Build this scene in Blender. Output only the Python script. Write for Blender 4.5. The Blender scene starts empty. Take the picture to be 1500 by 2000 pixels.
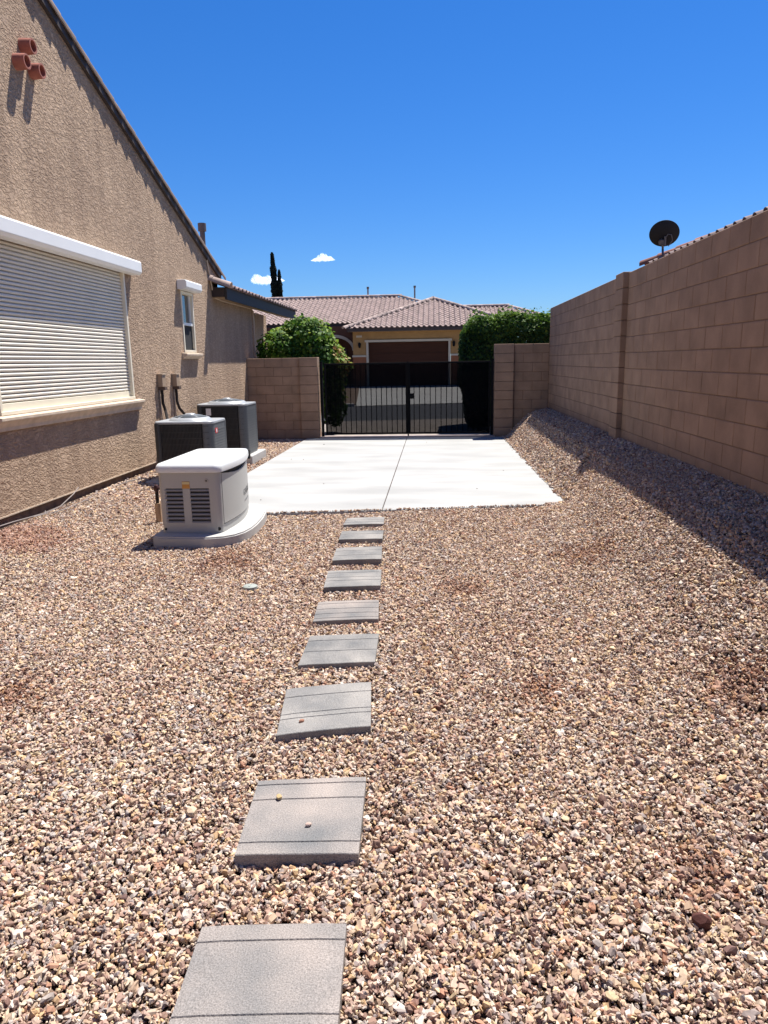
import bpy, bmesh, math, random
import numpy as np
from mathutils import Matrix, Vector
random.seed(7); RNG = np.random.default_rng(7)
S = bpy.context.scene; COL = S.collection

# ------------------------------------------------------------------ camera
F_PX = 1390.0
def cam_axes(vx, vy, roll):
    r = math.radians(roll)
    d = Vector((vx-750, -(vy-1000), -F_PX)).normalized()
    u = Vector((-math.sin(r), math.cos(r), 0)); u.z = -(u.x*d.x+u.y*d.y)/d.z; u.normalize()
    x = d.cross(u)
    return x, d, u
ax_x, ax_y, ax_z = cam_axes(851, 704, 1.0)
cam = bpy.data.cameras.new('camera'); cam_o = bpy.data.objects.new('camera', cam); COL.objects.link(cam_o)
M = Matrix((ax_x, ax_y, ax_z)).to_4x4(); M.translation = Vector((0, 0, 1.7)); cam_o.matrix_world = M
cam.sensor_fit = 'HORIZONTAL'; cam.sensor_width = 36; cam.lens = 36*F_PX/1500
cam.clip_start = .05; cam.clip_end = 9000
S.camera = cam_o
# ------------------------------------------------------------------ sky and sun
SUN = Vector((.25, .39, 1)).normalized()
el = math.asin(SUN.z); az = math.atan2(SUN.x, SUN.y)
W = bpy.data.worlds.new('World'); S.world = W; W.use_nodes = True
wt = W.node_tree; wt.nodes.clear()
sky = wt.nodes.new('ShaderNodeTexSky'); sky.sky_type = 'NISHITA'; sky.sun_disc = False
sky.sun_elevation = el; sky.sun_rotation = az; sky.altitude = 700; sky.air_density = 1.25; sky.dust_density = .15; sky.ozone_density = 2.0
hsv = wt.nodes.new('ShaderNodeHueSaturation'); hsv.inputs['Saturation'].default_value = 1.12; hsv.inputs['Value'].default_value = 1.0
bg = wt.nodes.new('ShaderNodeBackground'); bg.inputs['Strength'].default_value = .051
wo = wt.nodes.new('ShaderNodeOutputWorld')
tint = wt.nodes.new('ShaderNodeVectorMath'); tint.operation = 'MULTIPLY'; tint.inputs[1].default_value = (.555, .80, 1.27)
wt.links.new(sky.outputs[0], tint.inputs[0]); wt.links.new(tint.outputs[0], hsv.inputs['Color']); wt.links.new(hsv.outputs[0], bg.inputs[0]); wt.links.new(bg.outputs[0], wo.inputs[0])
sl = bpy.data.lights.new('sun', 'SUN'); sl.energy = 5.0; sl.angle = math.radians(.53); sl.color = (1, .955, .88)
so = bpy.data.objects.new('sun', sl); COL.objects.link(so); so.rotation_euler = SUN.to_track_quat('Z', 'Y').to_euler()
so.location = (0, 0, 30)
S.view_settings.view_transform = 'Standard'; S.view_settings.look = 'None'
S.view_settings.gamma = 1; S.view_settings.use_curve_mapping = False; S.view_settings.exposure = 1.0
S.render.engine = 'CYCLES'

# ------------------------------------------------------------------ helpers
def P(o, label=None, cat=None, group=None, kind=None):
    if label: o['label'] = label
    if cat: o['category'] = cat
    if group: o['group'] = group
    if kind: o['kind'] = kind
    return o
def empty(name, loc, label=None, cat=None, group=None):
    o = bpy.data.objects.new(name, None); o.empty_display_size = .2; o.location = loc; COL.objects.link(o)
    return P(o, label, cat, group)
def link(name, mesh, mat=None, parent=None, loc=(0, 0, 0), rot=(0, 0, 0)):
    o = bpy.data.objects.new(name, mesh); COL.objects.link(o)
    if mat and not mesh.materials: mesh.materials.append(mat)
    o.location = loc; o.rotation_euler = rot
    if parent: o.parent = parent
    return o
class MB:
    """collects shapes; build() links them as ONE mesh object (coordinates relative to `at`)"""
    def __init__(s): s.v = []; s.f = []
    def add(s, v, f):
        n = len(s.v); s.v += [tuple(p) for p in v]; s.f += [tuple(i+n for i in q) for q in f]; return s
    def box(s, x0, x1, y0, y1, z0, z1):
        v = [(x, y, z) for z in (z0, z1) for y in (y0, y1) for x in (x0, x1)]
        return s.add(v, [(0, 2, 3, 1), (4, 5, 7, 6), (0, 1, 5, 4), (2, 6, 7, 3), (0, 4, 6, 2), (1, 3, 7, 5)])
    def prism(s, pts, z0, z1):
        n = len(pts); v = [(x, y, z0) for x, y in pts]+[(x, y, z1) for x, y in pts]
        return s.add(v, [tuple(range(n))[::-1], tuple(range(n, 2*n))]+[(i, (i+1) % n, n+(i+1) % n, n+i) for i in range(n)])
    def extr(s, prof, axis, a, b):
        """profile of 2D points extruded along axis 'x' (prof=(y,z)) or 'y' (prof=(x,z))"""
        n = len(prof)
        if axis == 'x': v = [(a, p, q) for p, q in prof]+[(b, p, q) for p, q in prof]
        else: v = [(p, a, q) for p, q in prof]+[(p, b, q) for p, q in prof]
        return s.add(v, [tuple(range(n)), tuple(range(n, 2*n))[::-1]]+[(i, n+i, n+(i+1) % n, (i+1) % n) for i in range(n)])
    def tube(s, pts, r, n=8, caps=True):
        pts = [Vector(p) for p in pts]; rs = r if isinstance(r, (list, tuple)) else [r]*len(pts)
        rings = []; up = Vector((0, 0, 1))
        for i, p in enumerate(pts):
            d = (pts[min(i+1, len(pts)-1)]-pts[max(i-1, 0)]).normalized()
            a = d.cross(up if abs(d.z) < .95 else Vector((1, 0, 0))).normalized(); b = d.cross(a)
            rings.append([p+(a*math.cos(t)+b*math.sin(t))*rs[i] for t in [2*math.pi*k/n for k in range(n)]])
        v = [q for r_ in rings for q in r_]; f = []
        for i in range(len(pts)-1):
            for k in range(n): f.append((i*n+k, i*n+(k+1) % n, (i+1)*n+(k+1) % n, (i+1)*n+k))
        if caps: f += [tuple(range(n))[::-1], tuple(range((len(pts)-1)*n, len(pts)*n))]
        return s.add(v, f)
    def lathe(s, prof, c=(0, 0, 0), n=24):
        v = [(c[0]+r*math.cos(2*math.pi*k/n), c[1]+r*math.sin(2*math.pi*k/n), c[2]+z) for r, z in prof for k in range(n)]
        f = [(i*n+k, i*n+(k+1) % n, (i+1)*n+(k+1) % n, (i+1)*n+k) for i in range(len(prof)-1) for k in range(n)]
        return s.add(v, f)
    def mesh(s, name, smooth=False, bevel=0, seg=1, flip=True):
        me = bpy.data.meshes.new(name); me.from_pydata(s.v, [], s.f)
        bm = bmesh.new(); bm.from_mesh(me)
        if flip: bmesh.ops.recalc_face_normals(bm, faces=bm.faces)
        if bevel:
            es = [e for e in bm.edges if len(e.link_faces) == 2 and e.calc_face_angle(0) > .5]
            bmesh.ops.bevel(bm, geom=es, offset=bevel, segments=seg, affect='EDGES', clamp_overlap=True)
        if smooth:
            for f in bm.faces: f.smooth = True
            for e in bm.edges:
                if len(e.link_faces) == 2 and e.calc_face_angle(0) > math.radians(38): e.smooth = False
        bm.to_mesh(me); bm.free(); return me
    def build(s, name, mat, parent=None, smooth=False, bevel=0, seg=1, at=None, flip=True):
        if at is not None: s.v = [(x-at[0], y-at[1], z-at[2]) for x, y, z in s.v]
        return link(name, s.mesh(name, smooth, bevel, seg, flip), mat, parent, at or (0, 0, 0))

# ------------------------------------------------------------------ materials
def new_mat(name):
    m = bpy.data.materials.new(name); m.use_nodes = True
    return m, m.node_tree, m.node_tree.nodes['Principled BSDF']
K_ALB = .80    # every base colour is scaled alike: the picture is exposed one stop up
def mat(name, col, rough=.7, metal=0, var=.12, scale=4., bump=0, bscale=60., col2=None, rand=0, fine=0., stretch=None, spec=.5, detail=5):
    m, t, b = new_mat(name); N, L = t.nodes, t.links
    col = tuple(c*K_ALB for c in col); col2 = tuple(c*K_ALB for c in col2) if col2 else None
    tc = N.new('ShaderNodeNewGeometry'); src = tc.outputs['Position']
    if stretch:
        mp = N.new('ShaderNodeMapping'); mp.inputs['Scale'].default_value = stretch; L.new(src, mp.inputs[0]); src = mp.outputs[0]
    nz = N.new('ShaderNodeTexNoise'); nz.inputs['Scale'].default_value = scale; nz.inputs['Detail'].default_value = detail; L.new(src, nz.inputs['Vector'])
    rp = N.new('ShaderNodeValToRGB'); rp.color_ramp.elements[0].position = .3; rp.color_ramp.elements[1].position = .7
    c2 = col2 or tuple(c*(1-2*var) for c in col)
    rp.color_ramp.elements[0].color = (*c2, 1); rp.color_ramp.elements[1].color = (*[c*(1+var*.5) for c in col], 1)
    L.new(nz.outputs['Fac'], rp.inputs[0]); out = rp.outputs[0]
    def mulv(out, val_socket, lo, hi):
        mr = N.new('ShaderNodeMapRange'); mr.inputs['To Min'].default_value = lo; mr.inputs['To Max'].default_value = hi; L.new(val_socket, mr.inputs['Value'])
        mx = N.new('ShaderNodeMix'); mx.data_type = 'RGBA'; mx.blend_type = 'MULTIPLY'; mx.inputs['Factor'].default_value = 1
        cb = N.new('ShaderNodeCombineColor')
        for k in range(3): L.new(mr.outputs[0], cb.inputs[k])
        L.new(out, mx.inputs['A']); L.new(cb.outputs[0], mx.inputs['B']); return mx.outputs['Result']
    if fine:
        n2 = N.new('ShaderNodeTexNoise'); n2.inputs['Scale'].default_value = bscale*1.5; n2.inputs['Detail'].default_value = 3; L.new(src, n2.inputs['Vector'])
        out = mulv(out, n2.outputs['Fac'], 1-fine*2, 1+fine*2)
    if rand:
        oi = N.new('ShaderNodeObjectInfo'); out = mulv(out, oi.outputs['Random'], 1-rand, 1+rand)
    L.new(out, b.inputs['Base Color'])
    b.inputs['Roughness'].default_value = rough; b.inputs['Metallic'].default_value = metal; b.inputs['Specular IOR Level'].default_value = spec
    if bump:
        nb = N.new('ShaderNodeTexNoise'); nb.inputs['Scale'].default_value = bscale; nb.inputs['Detail'].default_value = 6; L.new(src, nb.inputs['Vector'])
        bp = N.new('ShaderNodeBump'); bp.inputs['Strength'].default_value = 1; bp.inputs['Distance'].default_value = bump
        L.new(nb.outputs['Fac'], bp.inputs['Height']); L.new(bp.outputs[0], b.inputs['Normal'])
    return m

def stucco_mat(name, col, col2, depth=.010, sc=26):
    col = tuple(c*K_ALB for c in col); col2 = tuple(c*K_ALB for c in col2)
    m, t, b = new_mat(name); N, L = t.nodes, t.links
    g = N.new('ShaderNodeNewGeometry')
    mp = N.new('ShaderNodeMapping'); mp.inputs['Scale'].default_value = (1, .75, 1.35); mp.inputs['Rotation'].default_value = (math.radians(-28), 0, 0); L.new(g.outputs['Position'], mp.inputs[0])
    n1 = N.new('ShaderNodeTexNoise'); n1.inputs['Scale'].default_value = sc; n1.inputs['Detail'].default_value = 3; n1.inputs['Roughness'].default_value = .5; n1.inputs['Distortion'].default_value = .9; L.new(mp.outputs[0], n1.inputs['Vector'])
    rr = N.new('ShaderNodeValToRGB'); rr.color_ramp.elements[0].position = .38; rr.color_ramp.elements[1].position = .60; L.new(n1.outputs['Fac'], rr.inputs[0])
    n2 = N.new('ShaderNodeTexNoise'); n2.inputs['Scale'].default_value = 190; n2.inputs['Detail'].default_value = 3; L.new(g.outputs['Position'], n2.inputs['Vector'])
    ad = N.new('ShaderNodeMath'); ad.operation = 'MULTIPLY_ADD'; ad.inputs[1].default_value = .22; L.new(n2.outputs['Fac'], ad.inputs[0]); L.new(rr.outputs[0], ad.inputs[2])
    bp = N.new('ShaderNodeBump'); bp.inputs['Strength'].default_value = 1; bp.inputs['Distance'].default_value = depth; L.new(ad.outputs[0], bp.inputs['Height']); L.new(bp.outputs[0], b.inputs['Normal'])
    n3 = N.new('ShaderNodeTexNoise'); n3.inputs['Scale'].default_value = .9; n3.inputs['Detail'].default_value = 6; L.new(g.outputs['Position'], n3.inputs['Vector'])
    mp4 = N.new('ShaderNodeMapping'); mp4.inputs['Scale'].default_value = (1, 3.2, .25); L.new(g.outputs['Position'], mp4.inputs[0])
    n4 = N.new('ShaderNodeTexNoise'); n4.inputs['Scale'].default_value = 1.2; n4.inputs['Detail'].default_value = 5; L.new(mp4.outputs[0], n4.inputs['Vector'])
    av = N.new('ShaderNodeMath'); av.operation = 'ADD'; L.new(n3.outputs['Fac'], av.inputs[0]); L.new(n4.outputs['Fac'], av.inputs[1])
    rp = N.new('ShaderNodeValToRGB'); rp.color_ramp.elements[0].position = .78; rp.color_ramp.elements[1].position = 1.2; rp.color_ramp.elements[0].color = (*col2, 1); rp.color_ramp.elements[1].color = (*col, 1)
    hf = N.new('ShaderNodeMath'); hf.operation = 'MULTIPLY'; hf.inputs[1].default_value = .5; L.new(av.outputs[0], hf.inputs[0])
    rp.color_ramp.elements[0].position = .40; rp.color_ramp.elements[1].position = .60; L.new(hf.outputs[0], rp.inputs[0])
    mx = N.new('ShaderNodeMix'); mx.data_type = 'RGBA'; mx.blend_type = 'MULTIPLY'; mx.inputs['Factor'].default_value = 1
    cr = N.new('ShaderNodeValToRGB'); cr.color_ramp.elements[0].color = (.74, .72, .70, 1); cr.color_ramp.elements[1].color = (1.12, 1.12, 1.12, 1); cr.color_ramp.elements[0].position = .25; cr.color_ramp.elements[1].position = .7; L.new(n1.outputs['Fac'], cr.inputs[0])
    L.new(rp.outputs[0], mx.inputs['A']); L.new(cr.outputs[0], mx.inputs['B']); L.new(mx.outputs['Result'], b.inputs['Base Color'])
    b.inputs['Roughness'].default_value = .95; b.inputs['Specular IOR Level'].default_value = .2
    return m

m_stucco = stucco_mat('house_stucco', (.585, .425, .30), (.455, .325, .23), .015, 25)
m_block = mat('tan_block', (.40, .27, .19), .95, var=.12, scale=3.5, bump=.003, bscale=150, rand=.06, fine=.10, spec=.2)
m_mortar = mat('block_mortar', (.25, .165, .115), .95, var=.1, bump=.002, bscale=120, spec=.2)
m_slab = mat('pale_concrete', (.43, .43, .42), .85, var=.11, scale=1.3, bump=.0012, bscale=120, fine=.02, stretch=(.6, 1.6, 1))
m_conc = mat('grey_concrete', (.66, .645, .61), .9, var=.08, scale=1.5, bump=.001, bscale=90)
m_padc = mat('equipment_pad_concrete', (.50, .49, .47), .85, var=.05, scale=5, bump=.001, bscale=120)
m_paver = mat('paver_concrete', (.325, .305, .285), .92, var=.16, scale=3.6, bump=.003, bscale=150, col2=(.165, .167, .17), fine=.42, rand=.08, spec=.25)
m_paver2 = mat('paver_concrete_warm', (.365, .315, .285), .92, var=.14, scale=3.2, bump=.003, bscale=150, col2=(.18, .18, .182), fine=.42, rand=.06, spec=.25)
m_soil_shade = mat('soil_gap_shade', (.085, .055, .04), 1, var=.25, scale=30, bump=.012, bscale=60, spec=.1)  # soil colour darkened, holding the deep shade between the stones
m_desert = mat('desert_ground', (.34, .26, .20), 1, var=.2, scale=2, bump=.01, bscale=30, spec=.1)
m_yard = mat('far_yard_gravel', (.26, .19, .15), 1, var=.3, scale=22, bump=.02, bscale=30, spec=.1)
m_asphalt = mat('asphalt', (.075, .078, .088), .9, var=.2, scale=12, bump=.003, bscale=120)
m_apron = mat('brown_apron', (.32, .27, .235), .95, var=.22, scale=5, bump=.005, bscale=70, fine=.1)
m_kerb = mat('kerb_concrete', (.55, .52, .47), .9, var=.08)
m_thresh = mat('threshold_concrete', (.52, .42, .38), .9, var=.12, scale=8, bump=.001)
m_fascia = mat('dark_fascia_paint', (.030, .024, .024), .7, var=.1, scale=6)
m_fascia_brown = mat('brown_fascia_paint', (.045, .029, .025), .7, var=.1, scale=6)
m_soffit = mat('tan_soffit_paint', (.36, .25, .15), .85, var=.08, scale=6, bump=.001)
m_tile = mat('pink_brown_roof_tile', (.37, .275, .25), .9, var=.18, scale=3, bump=.002, bscale=70, rand=.12, spec=.3)
m_tile_ridge = mat('pale_ridge_tile', (.52, .40, .35), .9, var=.18, scale=3, bump=.002, bscale=70, rand=.22, spec=.3)
m_rake = mat('weathered_rake_tile', (.27, .20, .165), .9, var=.22, scale=5, bump=.003, bscale=60, rand=.12, spec=.3)
m_white = mat('white_painted_metal', (.93, .93, .90), .45, var=.02, scale=3)
m_cream = mat('cream_shutter_metal', (.87, .81, .69), .5, var=.03, scale=4)
m_frame = mat('cream_window_frame', (.92, .84, .66), .5, var=.03)
m_sill = mat('cream_stucco_sill', (.70, .56, .42), .9, var=.10, scale=9, bump=.003, bscale=80)
m_found = mat('foundation_brown', (.22, .14, .09), .95, var=.2, scale=10, bump=.003, bscale=50)
m_terra = mat('terracotta_clay', (.42, .14, .10), .85, var=.12, scale=14, bump=.001, bscale=80)
m_terra_in = mat('terracotta_dark', (.16, .04, .03), .9, var=.1)
m_pipe = mat('brown_vent_paint', (.16, .13, .12), .7, var=.15)
m_greypipe = mat('grey_vent_metal', (.30, .28, .27), .6, var=.15)
m_gen = mat('generator_paint', (.44, .44, .42), .42, var=.02, scale=2)
m_genlid = mat('generator_lid_paint', (.76, .78, .78), .38, var=.015, scale=2)
m_dark = mat('dark_cavity', (.016, .015, .015), .8, var=.1)
m_genslat = mat('generator_slat_paint', (.40, .38, .35), .5, var=.02)
m_acdark = mat('condenser_coil_dark', (.012, .012, .013), .6, var=.15, scale=30)
m_acgrid = mat('condenser_grille_paint', (.045, .047, .05), .5, var=.1)
m_acpost = mat('condenser_post_paint', (.105, .112, .12), .45, var=.04)
m_actop = mat('condenser_top_paint', (.40, .42, .44), .4, var=.04)
m_acfan = mat('condenser_fan_guard', (.30, .33, .35), .4, var=.05)
m_blade = mat('condenser_fan_blade', (.06, .09, .095), .4, var=.05)
m_red = mat('red_badge', (.62, .03, .045), .4, var=.02)
m_bwhite = mat('white_badge', (.85, .84, .83), .4, var=.02)
m_sticker = mat('orange_sticker', (.60, .28, .05), .5, var=.05)
m_stickerw = mat('pale_yellow_sticker', (.75, .62, .30), .5, var=.05)
m_letter = mat('grey_lettering', (.20, .21, .21), .6, var=.02)
m_letter2 = mat('light_grey_lettering', (.45, .46, .46), .6, var=.02)
m_black = mat('black_iron_paint', (.004, .004, .005), .8, var=.1, scale=10, spec=.2)
m_boxbrown = mat('tan_electrical_box', (.42, .30, .20), .6, var=.05)
m_conduit = mat('brown_conduit', (.12, .075, .055), .6, var=.1)
m_insul = mat('black_pipe_insulation', (.025, .017, .014), .9, var=.2, scale=30, bump=.002)
m_pvc = mat('tan_pvc', (.50, .33, .20), .6, var=.08)
m_valve = mat('dark_red_valve', (.06, .012, .012), .6, var=.1)
m_cable = mat('pale_cable', (.30, .26, .24), .6, var=.1)
m_lid = mat('grey_drain_lid', (.34, .37, .34), .7, var=.1, scale=40)
m_ochre = mat('ochre_stucco', (.36, .205, .075), .95, var=.08, scale=3, bump=.004, bscale=30)
m_rust = mat('rust_stucco', (.26, .095, .04), .95, var=.08, scale=3, bump=.004, bscale=30)
m_trim = mat('cream_stucco_trim', (.50, .43, .33), .9, var=.05)
m_garage = mat('brown_garage_door', (.066, .026, .015), .85, spec=.15, var=.12, scale=6, stretch=(.3, 1, 6))
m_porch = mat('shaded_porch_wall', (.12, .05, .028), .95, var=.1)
m_dish = mat('black_dish_paint', (.005, .005, .006), .7, var=.05)
m_bracket = mat('grey_bracket_metal', (.20, .20, .21), .5, .6, var=.1)
m_bark = mat('brown_bark', (.10, .065, .045), .95, var=.3, scale=20, bump=.004, bscale=60)
m_rock = mat('pale_yard_rock', (.50, .46, .42), .9, var=.2, scale=8, bump=.01, bscale=12)
m_doorbrown = mat('front_door_wood', (.07, .03, .02), .6, var=.1)

def glass_mat():
    m, t, b = new_mat('dark_window_glass'); b.inputs['Base Color'].default_value = (.012, .016, .022, 1); b.inputs['Roughness'].default_value = .04
    b.inputs['Specular IOR Level'].default_value = .9; b.inputs['Coat Weight'].default_value = .6; b.inputs['Coat Roughness'].default_value = .02; return m
m_glass = glass_mat()
m_screen = mat('insect_screen', (.02, .02, .022), .9, var=.05)
def mesh_screen_mat():
    # perforated sheet: fine round holes far below one pixel, so only their open share shows
    m, t, b = new_mat('black_perforated_sheet'); N, L = t.nodes, t.links
    b.inputs['Base Color'].default_value = (.003, .003, .004, 1); b.inputs['Roughness'].default_value = .9; b.inputs['Specular IOR Level'].default_value = .05
    tr = N.new('ShaderNodeBsdfTransparent'); tr.inputs[0].default_value = (1, 1, 1, 1); mx = N.new('ShaderNodeMixShader'); mx.inputs[0].default_value = .33
    L.new(b.outputs[0], mx.inputs[1]); L.new(tr.outputs[0], mx.inputs[2]); L.new(mx.outputs[0], N['Material Output'].inputs[0]); return m
m_mesh = mesh_screen_mat()
def leaf_mat(name, stops, trans=.3, rough=.45):
    m, t, b = new_mat(name); N, L = t.nodes, t.links
    at = N.new('ShaderNodeAttribute'); at.attribute_name = 'tone'
    rp = N.new('ShaderNodeValToRGB'); e = rp.color_ramp.elements
    stops = [tuple(v*K_ALB for v in c) for c in stops]; e[0].position = 0; e[0].color = (*stops[0], 1); e[1].position = 1; e[1].color = (*stops[-1], 1)
    for i, c in enumerate(stops[1:-1]): k = e.new((i+1)/(len(stops)-1)); k.color = (*c, 1)
    L.new(at.outputs['Fac'], rp.inputs[0]); L.new(rp.outputs[0], b.inputs['Base Color']); b.inputs['Roughness'].default_value = rough; b.inputs['Specular IOR Level'].default_value = .3
    tl = N.new('ShaderNodeBsdfTranslucent'); L.new(rp.outputs[0], tl.inputs[0]); mx = N.new('ShaderNodeMixShader'); mx.inputs[0].default_value = trans
    L.new(b.outputs[0], mx.inputs[1]); L.new(tl.outputs[0], mx.inputs[2]); L.new(mx.outputs[0], N['Material Output'].inputs[0]); return m
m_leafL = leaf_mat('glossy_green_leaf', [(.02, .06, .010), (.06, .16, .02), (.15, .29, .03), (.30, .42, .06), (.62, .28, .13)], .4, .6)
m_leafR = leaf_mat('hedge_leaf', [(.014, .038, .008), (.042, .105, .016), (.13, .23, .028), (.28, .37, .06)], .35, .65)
m_leafC = leaf_mat('cypress_leaf', [(.004, .008, .004), (.010, .018, .008), (.018, .03, .012)], .1, .8)
m_leafD = leaf_mat('dark_yard_leaf', [(.012, .025, .01), (.03, .05, .02)], .2, .7)

# ------------------------------------------------------------------ terrain
SLAB = [(-3.02, 7.80), (1.60, 8.43), (1.53, 16.16), (-2.95, 16.16)]
XH = -4.3; XW = 2.5; YG = 16.3
def gz(x, y):
    """gravel level"""
    x = np.asarray(x, float); y = np.asarray(y, float)
    r = np.interp(x, [1.50, 1.64, 1.80, 2.06, 2.30, 2.56, 3], [0, .09, .28, .53, .61, .66, .68])
    r2 = np.interp(x, [1.05, 1.45, 1.80, 2.06, 2.30, 2.56, 3], [0, .10, .34, .54, .62, .69, .72])
    w = np.clip((y-7.6)/1.2, 0, 1); right = r*w+r2*(1-w)
    l = np.clip((-3.1-x)/1.15, 0, 1); l = l*l*(3-2*l)*.17*np.clip((15.2-y)/3, 0, 1)
    und = .008*np.sin(x*2.1+y*.9)+.007*np.sin(y*1.7-x*1.3)
    return -.034+right+l+und*np.clip((1.6-x), 0, 1)
def inpoly(x, y, poly):
    c = np.zeros(np.shape(x), bool); n = len(poly)
    for i in range(n):
        x0, y0 = poly[i]; x1, y1 = poly[(i+1) % n]
        if y0 == y1: continue
        cond = ((y0 > y) != (y1 > y)) & (x < (x1-x0)*(y-y0)/(y1-y0)+x0); c ^= cond
    return c
def sheet(name, pts, mat_, z=None, label=None):
    mb = MB(); v = [(p[0], p[1], p[2] if len(p) > 2 else z) for p in pts]; mb.add(v, [tuple(range(len(v)))])
    o = mb.build(name, mat_, flip=False); return P(o, kind='structure', label=label)
sheet('ground', [(-700, -300), (700, -300), (700, 1500), (-700, 1500)], m_desert, z=-.16)
# gravel bed: a fine sheet following the yard's level
def gravel_bed():
    xs = np.linspace(-4.32, 2.60, 70); ys = np.linspace(-3.0, 16.42, 180)
    X, Y = np.meshgrid(xs, ys); Z = gz(X, Y)-.012
    v = np.stack([X.ravel(), Y.ravel(), Z.ravel()], 1); nx = len(xs); f = []
    for j in range(len(ys)-1):
        for i in range(nx-1): f.append((j*nx+i, j*nx+i+1, (j+1)*nx+i+1, (j+1)*nx+i))
    me = bpy.data.meshes.new('gravel_bed'); me.from_pydata(v.tolist(), [], f); me.materials.append(m_soil_shade)
    return P(link('gravel_bed', me), kind='structure')
gravel_bed()
def lat(y0, k, x): return y0+k*x
# apron, street, far kerb, far driveway, far yard
sheet('apron', [(-9, 16.2, -.02), (8, 16.2, -.02), (8, 21.5+1.2, -.02), (-9, 21.5-1.35, -.02)], m_apron)
sheet('street', [(-90, 21.5-13.5+.0, -.05), (-9, 21.5-1.35, -.05), (8, 21.5+1.2, -.05), (90, 21.5+13.5, -.05), (90, 29.6+27*.9, -.05), (2.5, 31.3, -.05), (-9, 27.9, -.05), (-90, 20, -.05)], m_asphalt)
def kerb(name, a, b, w, z0, z1):
    a = Vector(a); b = Vector(b); d = (b-a).normalized(); n = Vector((-d.y, d.x))*w
    P(MB().prism([tuple(a), tuple(b), tuple(b+n), tuple(a+n)], z0, z1).build(name, m_kerb, bevel=.02), kind='structure')
kerb('far_kerb', (-40, 17.6), (-3.25, 28.62), .28, -.16, .07)
kerb('far_kerb', (2.7, 30.4), (40, 41.6), .28, -.16, .07)
sheet('far_driveway', [(-3.25, 28.6, -.03), (2.7, 30.4, -.03), (2.35, 41.6, .305), (-4.45, 41.6, .305)], m_conc)
sheet('far_yard', [(-40, 17.8, .03), (-3.2, 28.85, .03), (-4.4, 41.6, .32), (-4.4, 60, .34), (-60, 60, .34), (-60, 30, .1)], m_yard)
sheet('far_yard', [(2.65, 30.65, .03), (40, 41.9, .03), (60, 60, .34), (2.3, 60, .34), (2.3, 41.6, .32)], m_yard)
sheet('porch_floor', [(-4.4, 40, .300), (-9, 40, .300), (-9, 45, .300), (-4.4, 45, .300)], m_conc)

# parking slab, two pours with a joint
def parking_slab():
    root = empty('concrete_slab', (0, 0, 0)); root['kind'] = 'structure'
    j0, j1 = (-.632, 8.125), (-.655, 16.16); g = .005
    for nm, poly in (('slab_panel', [SLAB[0], (j0[0]-g, j0[1]), (j1[0]-g, j1[1]), SLAB[3]]), ('slab_panel', [(j0[0]+g, j0[1]), SLAB[1], SLAB[2], (j1[0]+g, j1[1])])):
        MB().prism(poly, -.15, 0).build(nm, m_slab, root, bevel=.006)
    MB().prism([(j0[0]-g, j0[1]+.02), (j0[0]+g, j0[1]+.02), (j1[0]+g, j1[1]), (j1[0]-g, j1[1])], -.15, -.012).build('slab_joint', m_soil_shade, root)
    P(MB().box(-2.66, 1.32, 16.17, 16.52, -.15, .022).build('gate_threshold', m_thresh, bevel=.006), kind='structure')
parking_slab()

# ------------------------------------------------------------------ stepping pavers
PAV = [([(-.716, 1.823), (-.276, 1.858), (-.250, 1.40), (-.692, 1.365)], [.86, .32]), ([(-.732, 2.599), (-.291, 2.648), (-.273, 2.176), (-.707, 2.147)], [.92, .70, .14]),
 ([(-.785, 3.421), (-.348, 3.521), (-.31, 3.073), (-.74, 2.97)], [.78, .40, .30]), ([(-.793, 4.186), (-.363, 4.241), (-.352, 3.808), (-.787, 3.744)], [.80, .42]),
 ([(-.847, 4.842), (-.414, 4.897), (-.387, 4.508), (-.821, 4.449)], [.86, .58, .34, .12]), ([(-.891, 5.614), (-.453, 5.664), (-.429, 5.235), (-.861, 5.176)], [.84, .56, .36]),
 ([(-.925, 6.36), (-.504, 6.419), (-.477, 5.994), (-.903, 5.94)], [.72, .35]), ([(-.96, 7.036), (-.537, 7.081), (-.523, 6.735), (-.95, 6.692)], [.6]),
 ([(-.985, 7.673), (-.572, 7.723), (-.559, 7.389), (-.988, 7.342)], [.62, .3])]
PAVLAB = ['nearest grey paver, cut off by the bottom edge, pinkish with two grooves', 'grey three-grooved paver with two pebbles, second from the bottom', 'tilted grey paver with one brown pebble on its lower left',
 'grey paver with pale blotches just below the brownish many-grooved one', 'brownish pale paver with four close grooves', 'grey paver level with the round drain lid',
 'grey paver third from the white slab', 'narrow grey paver, second from the white slab', 'small uneven paver touching the white slab front']
PAVLAB[6] = 'grey paver third from the white slab'
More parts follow.
